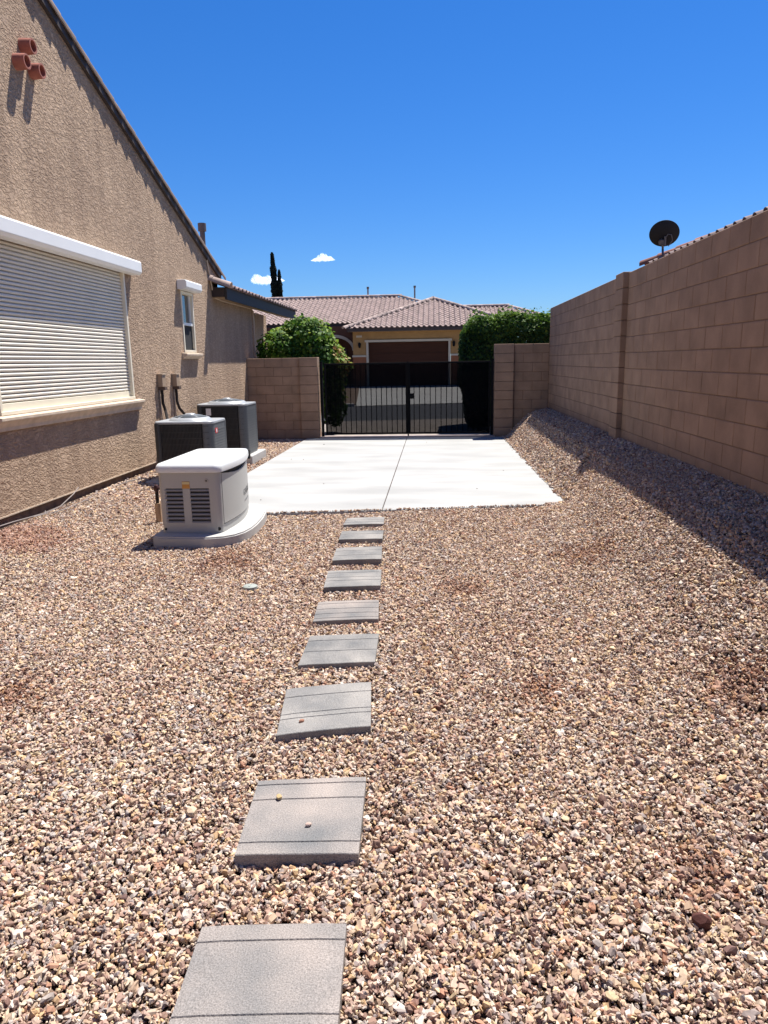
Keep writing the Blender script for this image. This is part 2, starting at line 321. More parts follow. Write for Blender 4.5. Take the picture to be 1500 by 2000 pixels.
def paver(i, q, grooves):
    lz = [.021, .019, .021, .016, .013, .014, .011, .009, .006][i]
    tl, tr, br, bl = [Vector(p) for p in q]; tv = [0]+sorted(grooves)+[1]; w = .0018
    L = (tl-bl).length; mb = MB()
    def at(s, t): return bl.lerp(br, s).lerp(tl.lerp(tr, s), t)
    tilt = lambda s, t: lz+(.012*(t-.5) if i == 2 else 0)+(.0012*math.sin(i*3.1+s*3))
    nS = 6; cols = []  # heights across t
    for k in range(len(tv)-1):
        a = tv[k]+(w/L if k else 0); b = tv[k+1]-(w/L if k < len(tv)-2 else 0); cols.append((a, b))
    rows = []
    for k, (a, b) in enumerate(cols):
        e = .0025/L
        rows += [(a, -.003 if k == 0 else -.0042), (a+e, 0), (b-e, 0), (b, -.003 if k == len(cols)-1 else -.0042)]
    n = len(rows); v = []
    for (t, dz) in rows:
        for j in range(nS+1):
            s = j/nS; p = at(s, t); ed = -.003 if j in (0, nS) else 0; v.append((p.x, p.y, tilt(s, t)+dz+ed))
    f = [(r*(nS+1)+j, r*(nS+1)+j+1, (r+1)*(nS+1)+j+1, (r+1)*(nS+1)+j) for r in range(n-1) for j in range(nS)]
    base = len(v); ring = [0*(nS+1)+j for j in range(nS+1)]+[r*(nS+1)+nS for r in range(1, n)]+[(n-1)*(nS+1)+j for j in range(nS-1, -1, -1)]+[r*(nS+1) for r in range(n-2, 0, -1)]
    for k in ring: v.append((v[k][0], v[k][1], -.06))
    m = len(ring); f += [(ring[(k+1) % m], ring[k], base+k, base+(k+1) % m) for k in range(m)]
    mb.add(v, f); c = (sum(p[0] for p in q)/4, sum(p[1] for p in q)/4, 0)
    o = mb.build('stepping_stone', m_paver2 if i in (0, 1, 4) else m_paver, at=c)
    return P(o, PAVLAB[i], 'paver', 'stepping stones leading to the slab')
for i, (q, g) in enumerate(PAV): paver(i, q, g)

# ------------------------------------------------------------------ gravel: loose stones as instances on measured ground
PAD_GEN = [(-2.79, 6.50), (-2.30, 6.42), (-2.08, 6.44), (-1.90, 6.62), (-1.84, 6.95), (-1.88, 7.5), (-1.97, 8.0), (-2.79, 8.12)]
PAD1 = [(-3.98, 9.38), (-2.93, 9.38), (-2.93, 10.35), (-3.98, 10.35)]; PAD2 = [(-4.24, 12.16), (-3.20, 12.16), (-3.20, 13.2), (-4.24, 13.2)]
def stone_points():
    pts = []
    def region(y0, y1, dens, smin, smax):
        n = int((2.58+4.3)*(y1-y0)*dens); x = RNG.uniform(-4.28, 2.56, n); y = RNG.uniform(y0, y1, n)
        s = smin*np.exp(RNG.normal(0, .36, n)); s = np.clip(s, smin*.4, smax); pts.append((x, y, s))
    region(.2, 1.3, 4200, .0105, .026); region(1.3, 4.2, 11000, .0073, .019); region(4.2, 8.4, 9500, .0077, .019); region(8.4, 16.2, 3800, .0120, .026)
    x = np.concatenate([p[0] for p in pts]); y = np.concatenate([p[1] for p in pts]); s = np.concatenate([p[2] for p in pts])
    jx = RNG.normal(0, .022, len(x)); jy = RNG.normal(0, .012, len(x))
    k = ~inpoly(x+jx, y, [(-3.0, 7.90), (1.57, 8.51), (1.50, 16.3), (-2.93, 16.3)])
    front = inpoly(x, y, SLAB) & (x < 1.3) & (y > 7.80+(x+3.02)*.1364+np.abs(RNG.normal(0, .018, len(x)))); k &= ~front
    for q, _ in PAV: k &= ~inpoly(x+jx*.3, y+jy*.3, q)
    for q in (PAD_GEN, PAD1, PAD2): k &= ~inpoly(x, y, q)
    k &= ~((x-(-1.455))**2+(y-5.25)**2 < .055**2); k &= ~((y > 16.12) & (x < -2.5))
    x, y, s = x[k], y[k], s[k]
    z = gz(x, y)+RNG.uniform(-.011, .013, len(x))
    onslab = inpoly(x, y, SLAB); z = np.where(onslab & (z < .006), .006, z)
    return x, y, z, s
PALETTE = np.array([(.62, .49, .35), (.70, .60, .46), (.54, .40, .28), (.60, .42, .23), (.44, .31, .25), (.38, .33, .31), (.50, .46, .42), (.70, .64, .56), (.46, .26, .17), (.25, .15, .12), (.58, .44, .35), (.33, .22, .17), (.68, .55, .34), (.16, .10, .09)])
PW = np.array([14, 12, 12, 7, 11, 8, 8, 9, 5, 4, 13, 7, 5, 1.5]); PW = PW/PW.sum()
def gravel():
    x, y, z, s = stone_points(); n = len(x)
    me = bpy.data.meshes.new('gravel'); me.vertices.add(n)
    me.vertices.foreach_set('co', np.stack([x, y, z], 1).ravel())
    sc = np.stack([s*RNG.uniform(.95, 1.55, n), s*RNG.uniform(.65, 1.0, n), s*RNG.uniform(.38, .78, n)], 1)
    rot = np.stack([RNG.normal(0, .7, n), RNG.normal(0, .7, n), RNG.uniform(0, 6.283, n)], 1)
    ci = RNG.choice(len(PALETTE), n, p=PW); c = PALETTE[ci]*RNG.uniform(.78, 1.2, (n, 1))
    patch = .5+.5*np.sin(x*1.3+np.sin(y*1.1)*1.7)*np.sin(y*.9+np.sin(x*1.7)*1.3)      # natural patches: slightly redder, finer ground
    c = c*(1-.10*patch[:, None]*np.array([0, .35, .55])); red = ((x+4.1)**2/.5+(y-6.35)**2/.5 < RNG.uniform(.2, 1, n)); c[red] = c[red]*.5+np.array([.42, .19, .12])*.5
    for (px_, py_, pr_) in ((.55, 3.6, .22), (1.3, 6.1, .35), (-1.9, 6.0, .4), (.9, 2.2, .15), (.2, 5.3, .25), (-2.3, 3.4, .3), (1.5, 3.4, .25)):
        q = ((x-px_)**2+((y-py_)*.7)**2 < (pr_*RNG.uniform(.1, 1, n))**2); c[q] = c[q]*np.array([.72, .58, .52])
    g_ = c.mean(1, keepdims=True); c = c*.94+g_*.06
    c = np.clip(c*np.array([1.0, .945, .925])*K_ALB, 0, .8)
    for nm, arr, ty in (('stone_scale', sc, 'FLOAT_VECTOR'), ('stone_rot', rot, 'FLOAT_VECTOR'), ('stone_col', c, 'FLOAT_VECTOR')):
        a = me.attributes.new(nm, ty, 'POINT'); a.data.foreach_set('vector', arr.astype(np.float32).ravel())
    a = me.attributes.new('stone_pick', 'INT', 'POINT'); a.data.foreach_set('value', RNG.integers(0, 9, n).astype(np.int32))
    o = link('gravel', me); P(o, 'loose beige, pink and brown crushed stone covering the side yard', 'gravel', kind='stuff')
    m, t, b = new_mat('crushed_stone'); N, L = t.nodes, t.links
    at = N.new('ShaderNodeAttribute'); at.attribute_type = 'INSTANCER'; at.attribute_name = 'stone_col'
    g = N.new('ShaderNodeNewGeometry'); nz = N.new('ShaderNodeTexNoise'); nz.inputs['Scale'].default_value = 140; nz.inputs['Detail'].default_value = 3; L.new(g.outputs['Position'], nz.inputs['Vector'])
    mr = N.new('ShaderNodeMapRange'); mr.inputs['To Min'].default_value = .78; mr.inputs['To Max'].default_value = 1.2; L.new(nz.outputs['Fac'], mr.inputs[0])
    vm = N.new('ShaderNodeVectorMath'); vm.operation = 'SCALE'; L.new(at.outputs['Color'], vm.inputs[0]); L.new(mr.outputs[0], vm.inputs['Scale'])
    L.new(vm.outputs[0], b.inputs['Base Color']); b.inputs['Roughness'].default_value = .85; b.inputs['Specular IOR Level'].default_value = .25
    # node tree: nine crushed-stone shapes picked per point
    ng = bpy.data.node_groups.new('scatter_stones', 'GeometryNodeTree')
    ng.interface.new_socket('Geometry', in_out='INPUT', socket_type='NodeSocketGeometry'); ng.interface.new_socket('Geometry', in_out='OUTPUT', socket_type='NodeSocketGeometry')
    N, L = ng.nodes, ng.links; gi = N.new('NodeGroupInput'); go = N.new('NodeGroupOutput')
    gi2 = N.new('GeometryNodeGeometryToInstance')
    for k in range(9):
        ico = N.new('GeometryNodeMeshIcoSphere'); ico.inputs['Radius'].default_value = 1; ico.inputs['Subdivisions'].default_value = 1 if k % 3 else 2
        pos = N.new('GeometryNodeInputPosition'); ad = N.new('ShaderNodeVectorMath'); ad.operation = 'ADD'; ad.inputs[1].default_value = (k*3.7, k*1.9, k*5.3); L.new(pos.outputs[0], ad.inputs[0])
        vo = N.new('ShaderNodeTexVoronoi'); vo.inputs['Scale'].default_value = 1.0; L.new(ad.outputs[0], vo.inputs['Vector'])   # cell colour pushes whole facets in: broken faces
        sb = N.new('ShaderNodeVectorMath'); sb.operation = 'MULTIPLY_ADD'; sb.inputs[1].default_value = (.72, .72, .62); sb.inputs[2].default_value = (-.36, -.36, -.31); L.new(vo.outputs['Color'], sb.inputs[0])
        ds = N.new('ShaderNodeVectorMath'); ds.operation = 'ADD'; L.new(pos.outputs[0], ds.inputs[0]); L.new(sb.outputs[0], ds.inputs[1])
        sp = N.new('GeometryNodeSetPosition'); L.new(ico.outputs['Mesh'], sp.inputs['Geometry']); L.new(ds.outputs[0], sp.inputs['Position'])
        sm = N.new('GeometryNodeSetMaterial'); sm.inputs['Material'].default_value = m; L.new(sp.outputs[0], sm.inputs['Geometry']); L.new(sm.outputs[0], gi2.inputs[0])
    iop = N.new('GeometryNodeInstanceOnPoints'); iop.inputs['Pick Instance'].default_value = True; L.new(gi.outputs[0], iop.inputs['Points']); L.new(gi2.outputs[0], iop.inputs['Instance'])
    def attr(nm, ty, sock):
        a = N.new('GeometryNodeInputNamedAttribute'); a.data_type = ty; a.inputs['Name'].default_value = nm; L.new(a.outputs['Attribute'], iop.inputs[sock])
    attr('stone_pick', 'INT', 'Instance Index'); attr('stone_scale', 'FLOAT_VECTOR', 'Scale')
    a = N.new('GeometryNodeInputNamedAttribute'); a.data_type = 'FLOAT_VECTOR'; a.inputs['Name'].default_value = 'stone_rot'
    er = N.new('FunctionNodeEulerToRotation'); L.new(a.outputs['Attribute'], er.inputs[0]); L.new(er.outputs[0], iop.inputs['Rotation'])
    L.new(iop.outputs[0], go.inputs[0]); md = o.modifiers.new('scatter', 'NODES'); md.node_group = ng
    print('stones', n)
gravel()

# ------------------------------------------------------------------ block walls
def block_mesh(l, h, d, name='block'):
    return MB().box(-l/2, l/2, -d/2, d/2, -h/2, h/2).mesh(name, bevel=.006)
H = .2032; LB = .4064; G = .006
BM = {}
def get_block(l, d=.19):
    k = (round(l, 3), d)
    if k not in BM: BM[k] = block_mesh(l-G, H-G, d); BM[k].materials.append(m_block)
    return BM[k]
def right_wall():
    top = 2.775; root = empty('block_wall', (XW+.1, 8, 0), 'tall tan block wall in shade along the right side of the yard', 'wall')
    n = 11; y_p0, y_p1 = 9.86, 10.26; nn = [0]
    stuff = MB()
    for r in range(n+2):
        zc = top-H*(r+.5)
        for (a, b) in ((-3.2, y_p0-.004), (y_p1+.004, 16.32)):
            y = b if a < 0 else a; first = (r % 2)
            # lay from the pilaster outwards
            while (y > a+.03) if a < 0 else (y < b-.03):
                l = LB/2 if first else LB; first = 0
                if a < 0: l = min(l, y-a); yc = y-l/2; y -= l
                else: l = min(l, b-y); yc = y+l/2; y += l
                if l < .06: continue
                dx = random.uniform(-.0015, .0015); x = XW+.095+dx
                seen = yc > 5.0 and r < n and zc+H/2 > float(gz(XW, yc))-.0
                if seen:
                    nn[0] += 1
                    link('block', get_block(l), None, root, (x-root.location.x, yc-8, zc), (0, 0, math.pi/2))
                else: stuff.box(x-.094, x+.094, yc-l/2+G/2, yc+l/2-G/2, zc-H/2+G/2, zc+H/2-G/2)
        pb = link('pilaster_block', get_block(.40, .30), None, root, (XW+.078-root.location.x, (y_p0+y_p1)/2-8, zc+.012), (0, 0, math.pi/2))
    st = stuff.build('block_course', m_block, root, bevel=0); st.location = tuple(-c for c in root.location); st['kind'] = 'stuff'
    MB().box(XW+.005, XW+.185, -3.2, y_p0, .0, top-.004).box(XW+.005, XW+.185, y_p1, 16.31, .0, top-.004).build('mortar', m_mortar, root).location = tuple(-c for c in root.location)
    print('wall blocks', nn[0])
right_wall()
def gate_wall(x0, x1, px0, px1, top, label):
    root = empty('gate_wall', ((x0+x1)/2, YG+.1, 0), label, 'wall', 'low block walls beside the gate'); rx, ry = root.location.x, root.location.y
    for r in range(11):
        zc = top-H*(r+.5); x = x0+.004; first = r % 2
        if zc+H/2 < -.12: break
        while x < x1-.03:
            l = min(LB/2 if first else LB, x1-x); first = 0
            if l > .05: link('block', get_block(round(l, 3)), None, root, (x+l/2-rx, YG+.1+random.uniform(-.001, .001)-ry, zc))
            x += l
        link('pier_block', get_block(round(px1-px0, 3), .30), None, root, ((px0+px1)/2-rx, YG+.07-ry, zc+.004))
    m = MB().box(x0, x1, YG+.012, YG+.19, -.15, top-.004).build('mortar', m_mortar, root); m.location = (-rx, -ry, 0)
gate_wall(XH, -3.085, -3.08, -2.66, 1.815, 'low tan block wall with end pier between house and gate')
gate_wall(1.735, XW-.002, 1.30, 1.725, 2.03, 'low tan block wall with end pier between gate and tall wall')

# ------------------------------------------------------------------ the gate: two leaves
def gate_leaf(x0, x1, label, hinge_left):
    root = empty('gate_leaf', ((x0+x1)/2, 16.36, 0), label, 'gate', 'iron gate leaves closing the drive'); rx, ry = root.location.x, root.location.y
    z0, z1 = .06, 1.675; y = 0; a, b = x0-rx, x1-rx; t = .038
    MB().box(a, a+t, -.02, .02, z0, z1).box(b-t, b, -.02, .02, z0, z1).box(a+t, b-t, -.018, .018, z0, z0+t).box(a+t, b-t, -.018, .018, z1-t, z1).build('gate_frame', m_black, root, bevel=.003)
    n = int((b-a)/.116); me = MB().box(-.0085, .0085, -.0085, .0085, z0+t, z1-t).mesh('picket')
    for k in range(1, n): link('picket', me, m_black, root, (a+(b-a)*k/n, .006, 0))
    MB().box(a+t, b-t, -.0135, -.0120, z0+t, z1-t).build('perforated_sheet', m_mesh, root)
    if hinge_left:
        for z in (.32, 1.4): MB().tube([(a-.05, -.01, z-.05), (a-.05, -.01, z+.05)], .016).box(a-.05, a, -.012, .002, z-.012, z+.012).build('hinge', m_black, root)
    else:
        for z in (.32, 1.4): MB().tube([(b+.05, -.01, z-.05), (b+.05, -.01, z+.05)], .016).box(b, b+.05, -.012, .002, z-.012, z+.012).build('hinge', m_black, root)
        MB().box(a-.02, a+.12, -.045, -.021, .86, .98).tube([(a+.05, -.045, .92), (a+.05, -.09, .92), (a+.13, -.09, .92)], .01).build('latch', m_black, root)
    return root
gate_leaf(-2.53, -.645, 'left leaf of the black picket gate with perforated sheet', True)
gate_leaf(-.615, 1.22, 'right leaf of the black picket gate with perforated sheet', False)
gp = empty('gate_post', (-2.60, 16.36, 0), 'slim black gate post with white-grey gravel strip at the left pier', 'post')
gp['label'] = 'slim black steel gate post against the left pier'
MB().box(-.028, .028, -.028, .028, -.1, 1.70).build('post', m_black, gp, bevel=.003); MB().box(-.034, .034, -.034, .034, 1.70, 1.715).build('post_cap', m_black, gp)
gp = empty('gate_post', (1.265, 16.36, 0), 'slim black steel gate post against the right pier', 'post')
MB().box(-.028, .028, -.028, .028, -.1, 1.70).build('post', m_black, gp, bevel=.003); MB().box(-.034, .034, -.034, .034, 1.70, 1.715).build('post_cap', m_black, gp)
cb = MB().tube([(-.630, 16.31, .025), (-.630, 16.31, 1.60), (-.630, 16.31, 1.70)], .017, 10).build('gate_drop_rod', m_black); P(cb, 'black drop rod standing where the two gate leaves meet', 'drop rod')
cb.data.materials[0] = m_black

# ------------------------------------------------------------------ the house on the left
house = empty('stucco_house', (XH, 8, 0), 'tan stucco house with tiled gable on the left of the yard', 'house')
def hp(o):  # parts of the house are modelled in world coordinates
    o.parent = house; o.location = Vector(o.location)-house.location; return o
RS = .366; RY = 13.73; RZ = 3.68          # rake line: z = RZ - RS*(y-RY)
def rz(y): return RZ-RS*(y-RY) if y > 4.6 else RZ-RS*(2*4.6-y-RY)
W1 = (6.80, 10.02, 1.235, 2.96); W2 = (12.24, 12.84, 1.905, 2.93)
def wall_poly():
    # gable wall built of vertical strips round two openings, 0.3 m thick
    mb = MB(); ye = 14.42; ys = [-3.6, 1, 4.6, W1[0], W1[1], W2[0], W2[1], ye]
    def cell(y0, y1, z0a, z0b, z1a, z1b):
        v = []
        for x in (XH-.28, XH): v += [(x, y0, z0a), (x, y1, z0b), (x, y1, z1b), (x, y0, z1a)]
        mb.add(v, [(0, 1, 2, 3), (7, 6, 5, 4), (0, 4, 5, 1), (2, 6, 7, 3), (1, 5, 6, 2), (0, 3, 7, 4)])
    zb = .245
    for a, b in zip(ys[:-1], ys[1:]):
        hole = W1 if a == W1[0] else W2 if a == W2[0] else None
        if hole: cell(a, b, zb, zb, hole[2], hole[2]); cell(a, b, hole[3], hole[3], rz(a), rz(b))
        else: cell(a, b, zb, zb, rz(a), rz(b))
    return mb
hp(wall_poly().build('wall', m_stucco, flip=False))
house_w2 = MB().box(XH-.28, XH-.0, 14.424, 17.13, .0, 3.02); hp(house_w2.build('wall', m_stucco))
hp(MB().box(XH-1.2, XH-.5, 17.134, 20.6, -.1, 3.02).build('wall', m_stucco))
hp(MB().box(XH-.28, XH-.018, -3.6, 14.42, -.1, .243).build('foundation', m_found))
hp(MB().box(XH-.03, XH+.006, -3.6, 14.42, .236, .25).build('weep_screed', m_sill))
# roof of the gable: sheet, fascia, rake tiles
def slab_along(y0, y1, x0, x1, up0, up1):
    n = []
    for y in (y0, y1):
        n += [(x0, y, rz(y)+up0), (x1, y, rz(y)+up0), (x1, y, rz(y)+up1), (x0, y, rz(y)+up1)]
    return MB().add(n, [(0, 1, 2, 3), (7, 6, 5, 4), (0, 4, 5, 1), (1, 5, 6, 2), (2, 6, 7, 3), (3, 7, 4, 0)])
hp(slab_along(4.6, 14.55, XH+.003, XH+.050, -.035, .070).build('fascia', m_fascia_brown))
hp(slab_along(-3.9, 4.599, XH+.003, XH+.050, -.035, .070).build('fascia', m_fascia_brown))
hp(slab_along(4.6, 14.6, XH-9, XH+.055, .074, .10).build('roof_sheet', m_tile)); hp(slab_along(-3.9, 4.599, XH-9, XH+.055, .074, .10).build('roof_sheet', m_tile))
def barrel_mesh(L, R, name, n=9, th=.014, taper=.82, ang=math.pi, lip=0):
    """half-barrel tile along +Y (low end at +Y): outer and inner skin with an edge"""
    mb = MB(); v = []; rows = [(-L/2, R*taper, 0), (L/2, R, 0)]
    for (yy, r, dz) in rows:
        for rr in (r, r-th):
            for k in range(n+1):
                a = ang*k/n+(math.pi-ang)/2; v.append((rr*math.cos(a), yy, rr*math.sin(a)+dz))
    m = n+1; f = []
    for k in range(n):
        f.append((k, k+1, 2*m+k+1, 2*m+k)); f.append((m+k+1, m+k, 3*m+k, 3*m+k+1)); f.append((2*m+k, 2*m+k+1, 3*m+k+1, 3*m+k)); f.append((k+1, k, m+k, m+k+1))
    f += [(0, 2*m, 3*m, m), (n, m+n, 3*m+n, 2*m+n)]
    mb.add(v, f); return mb.mesh(name, smooth=True)
rake_me = barrel_mesh(.40, .095, 'rake_tile', ang=math.pi*1.2, taper=.66); rake_me.materials.append(m_rake)
slope = math.atan(RS); y = 14.55
while y > 3.9:
    c = (XH-.002, y, rz(y)+.085); a = -slope-.10
    if y < 4.7: break
    o = link('rake_tile', rake_me, None, None, c, (a, 0, random.uniform(-.02, .02))); hp(o); y -= .315
# small vent pipes standing on the roof behind the rake
v = empty('roof_vent', (-5.03, 16, 3.9)); hp(v); v.name = 'roof_vent'
MB().tube([(0, 0, -.4), (0, 0, .64)], .055, 14).build('pipe', m_pipe, v); MB().tube([(0, 0, .62), (0, 0, .78)], .088, 14).build('cap', m_pipe, v)
# the lower roof: fascia, soffit, tiles at the eave
EX = -4.0; EZ = 3.10
hp(MB().box(EX-.045, EX, 14.0, 20.9, EZ-.18, EZ+.045).build('fascia', m_fascia))
hp(MB().box(XH+.01, EX-.046, 13.99, 14.03, EZ-.13, EZ+.045).build('fascia', m_fascia_brown))
hp(MB().box(XH+.002, EX-.047, 14.034, 20.9, EZ-.14, EZ-.12).build('soffit', m_soffit))
hp(MB().add([(EX+.058, 13.99, EZ+.046), (EX+.058, 20.9, EZ+.046), (EX-4.5, 20.9-2.5, EZ+.05+1.6), (EX-4.5, 13.99, EZ+1.65)], [(0, 1, 2, 3)]).build('roof_sheet', m_tile, flip=False))
eave_me = barrel_mesh(.42, .078, 'roof_tile', n=8); eave_me.materials.append(m_tile)
ne = 25
for k in range(ne):
    yy = 14.12+k*(20.8-14.12)/(ne-1); hp(link('roof_tile', eave_me, None, None, (EX-.155+random.uniform(-.008, .008), yy, EZ+.095), (0, 0, -math.pi/2)))
    o = COL.objects[-1]; o.rotation_euler = Matrix.Rotation(math.radians(18), 4, 'Y').to_3x3().to_4x4().to_euler(); o.rotation_euler = (Matrix.Rotation(math.radians(18), 3, 'Y') @ Matrix.Rotation(-math.pi/2, 3, 'Z')).to_euler()
big = barrel_mesh(.46, .11, 'ridge_tile'); big.materials.append(m_tile_ridge)
for k in range(3):
    o = link('ridge_tile', big, None, None, (EX-.12-.0*k, 13.93, EZ+.10)); o.rotation_euler = (Matrix.Rotation(math.radians(20), 3, 'Y') @ Matrix.Rotation(-math.pi/2, 3, 'Z')).to_euler(); o.location.x -= .36*k*.94; o.location.z += .36*k*.34; hp(o)
# surface conduit following rake and soffit
hp(MB().tube([(XH+.022, 13.78, 3.62), (XH+.022, 13.90, 3.30), (XH+.022, 14.06, 2.975), (XH+.022, 14.5, 2.945), (XH+.022, 16.95, 2.945), (XH+.02, 17.10, 2.90), (XH+.02, 17.11, 2.0)], .014, 6).build('conduit', m_sill))
hp(MB().box(XH+.001, XH+.02, 17.0, 17.14, 0, 2.9).build('corner_bead', m_stucco))
# large window with roller shutter
def shutter_window():
    y0, y1, z0, z1 = W1; w = empty('window', (XH, (y0+y1)/2, z0)); hp(w); w.location = (0, (y0+y1)/2-8, z0)
    yc = (y0+y1)/2; a, b = y0-yc, y1-yc; h = z1-z0
    MB().box(-.20, -.17, a, b, 0, h).build('backing', m_dark, w)
    MB().box(-.12, .012, a, a+.045, .04, h).box(-.12, .012, b-.045, b, .04, h).box(-.12, .018, a, b, .0, .038).build('window_frame', m_frame, w, bevel=.003)
    n = 37; zb = .115; zt = h; s = (zt-zb)/n
    prof = [(-.062, .001), (-.062, s-.001), (-.054, s-.001), (-.040, s*.90), (-.031, s*.62), (-.033, s*.30), (-.056, .001)]
    me = MB().extr(prof, 'y', a+.046, b-.046).mesh('shutter_slat', smooth=True); me.materials.append(m_cream)
    for k in range(n): link('shutter_slat', me, None, w, (random.uniform(-.0006, .0006), 0, zb+k*s))
    MB().box(-.055, -.028, a+.047, b-.047, .039, zb-.002).build('bottom_rail', m_frame, w, bevel=.003)
shutter_window()
def roller_box(y0, y1, z0, z1, p, label=None):
    pr = [(.002, z0), (p-.035, z0), (p, z0+.035), (p, z1-.02), (p-.02, z1), (.002, z1)]
    o = MB().extr([(XH+x, z) for x, z in pr], 'y', y0, y1).build('shutter_box', m_white, bevel=.004); hp(o)
    c = MB().extr([(XH+x, z) for x, z in [(.003, z0+.004), (p-.037, z0+.004), (p-.004, z0+.037), (p-.004, z1-.022), (p-.022, z1-.004), (.003, z1-.004)]], 'y', y1+.001, y1+.006).build('box_end_cap', m_frame); c.parent = o; c.location = (0, 0, 0)
    return o
roller_box(6.70, 10.27, 2.95, 3.135, .165); roller_box(12.10, 12.92, 2.94, 3.09, .165)
def sill(y0, y1, zt, p, h):
    pr = [(.0, zt), (p, zt-.012), (p, zt-.045), (p-.012, zt-.055), (p-.03, zt-.075), (p-.055, zt-h*.75), (p-.06, zt-h), (0, zt-h)]
    hp(MB().extr([(XH+.001+x, z) for x, z in pr], 'y', y0, y1).build('window_sill', m_sill, bevel=.004))
sill(6.66, 10.16, 1.232, .100, .15); sill(12.10, 12.95, 1.902, .095, .10)
def small_window():
    y0, y1, z0, z1 = W2; yc = (y0+y1)/2; w = empty('window', (0, 0, 0)); w.parent = house; w.location = (0, yc-8, z0); a, b = y0-yc, y1-yc; h = z1-z0; t = .045; zm = h*.47
    MB().box(-.09, .014, a, a+t, 0, h).box(-.09, .014, b-t, b, 0, h).box(-.09, .012, a+t, b-t, 0, t).box(-.09, .012, a+t, b-t, h-t, h).build('window_frame', m_frame, w, bevel=.003)
    MB().box(-.05, -.005, a+t, b-t, zm-.02, zm+.025).box(-.06, -.03, a+t, a+t+.025, zm+.025, h-t).box(-.06, -.03, b-t-.025, b-t, zm+.025, h-t).build('sash_rail', m_white, w)
    MB().box(-.062, -.056, a+t, b-t, zm+.025, h-t).build('pane', m_glass, w); MB().box(-.062, -.056, a+t, b-t, t, zm-.02).build('pane', m_glass, w)
    MB().box(-.030, -.028, a+t, b-t, t, zm-.02).build('insect_screen', m_screen, w)
    MB().box(-.25, -.2, a, b, 0, h).build('backing', m_dark, w)
small_window()
# three clay pipes in the gable
for k, (yy, zz) in enumerate([(7.985, 4.975), (7.83, 4.775), (8.12, 4.79)]):
    c = empty('clay_pipe', (0, 0, 0)); c.parent = house; c.location = (0, yy-8, zz)
    R = .072; ri = .056; Lp = .125; n = 20; v = []
    for (x, r) in ((-.02, R*1.06), (Lp*.35, R*1.06), (Lp, R), (Lp, ri), (-.02, ri*.9)):
        for q in range(n): v.append((x, r*math.cos(2*math.pi*q/n), r*math.sin(2*math.pi*q/n)))
    f = [(i*n+q, i*n+(q+1) % n, (i+1)*n+(q+1) % n, (i+1)*n+q) for i in range(4) for q in range(n)]
    MB().add(v, f).build('pipe_body', m_terra, c, smooth=True)
    MB().add([(.003, ri*.96*math.cos(2*math.pi*q/n), ri*.96*math.sin(2*math.pi*q/n)) for q in range(n)], [tuple(range(n))]).build('pipe_back', m_terra_in, c)
# disconnect boxes with lines down to the condensers
def ac_box(yy, ztop, hang, end, label):
    r = empty('disconnect_box', (XH, yy, 0), label, 'electrical box', 'electrical boxes above the condensers')
    MB().box(.002, .085, -.07, .07, ztop-.19, ztop).build('box_body', m_boxbrown, r, bevel=.005)
    MB().box(.002, .098, -.076, .076, ztop, ztop+.010).build('box_hood', m_sill, r)
    MB().box(.002, .11, -.05, .05, ztop-.24, ztop-.192).build('box_gland', m_conduit, r)
    MB().tube([(.04, 0, ztop-.24), (.04, 0, hang), (.06, .03, hang-.12), (.16, end*.3, hang-.32), (.34, end, hang-.62)], .024, 8).build('refrigerant_line', m_insul, r, smooth=True)
    MB().tube([(.02, -.05, ztop-.24), (.02, -.05, hang-.1), (.03, -.03, hang-.5)], .009, 6).build('thin_wire', m_cable, r)
ac_box(10.98, 1.56, 1.12, -.5, 'tan disconnect box on the stucco nearer the shuttered window')
ac_box(11.60, 1.55, 1.12, .6, 'tan disconnect box on the stucco nearer the small window')

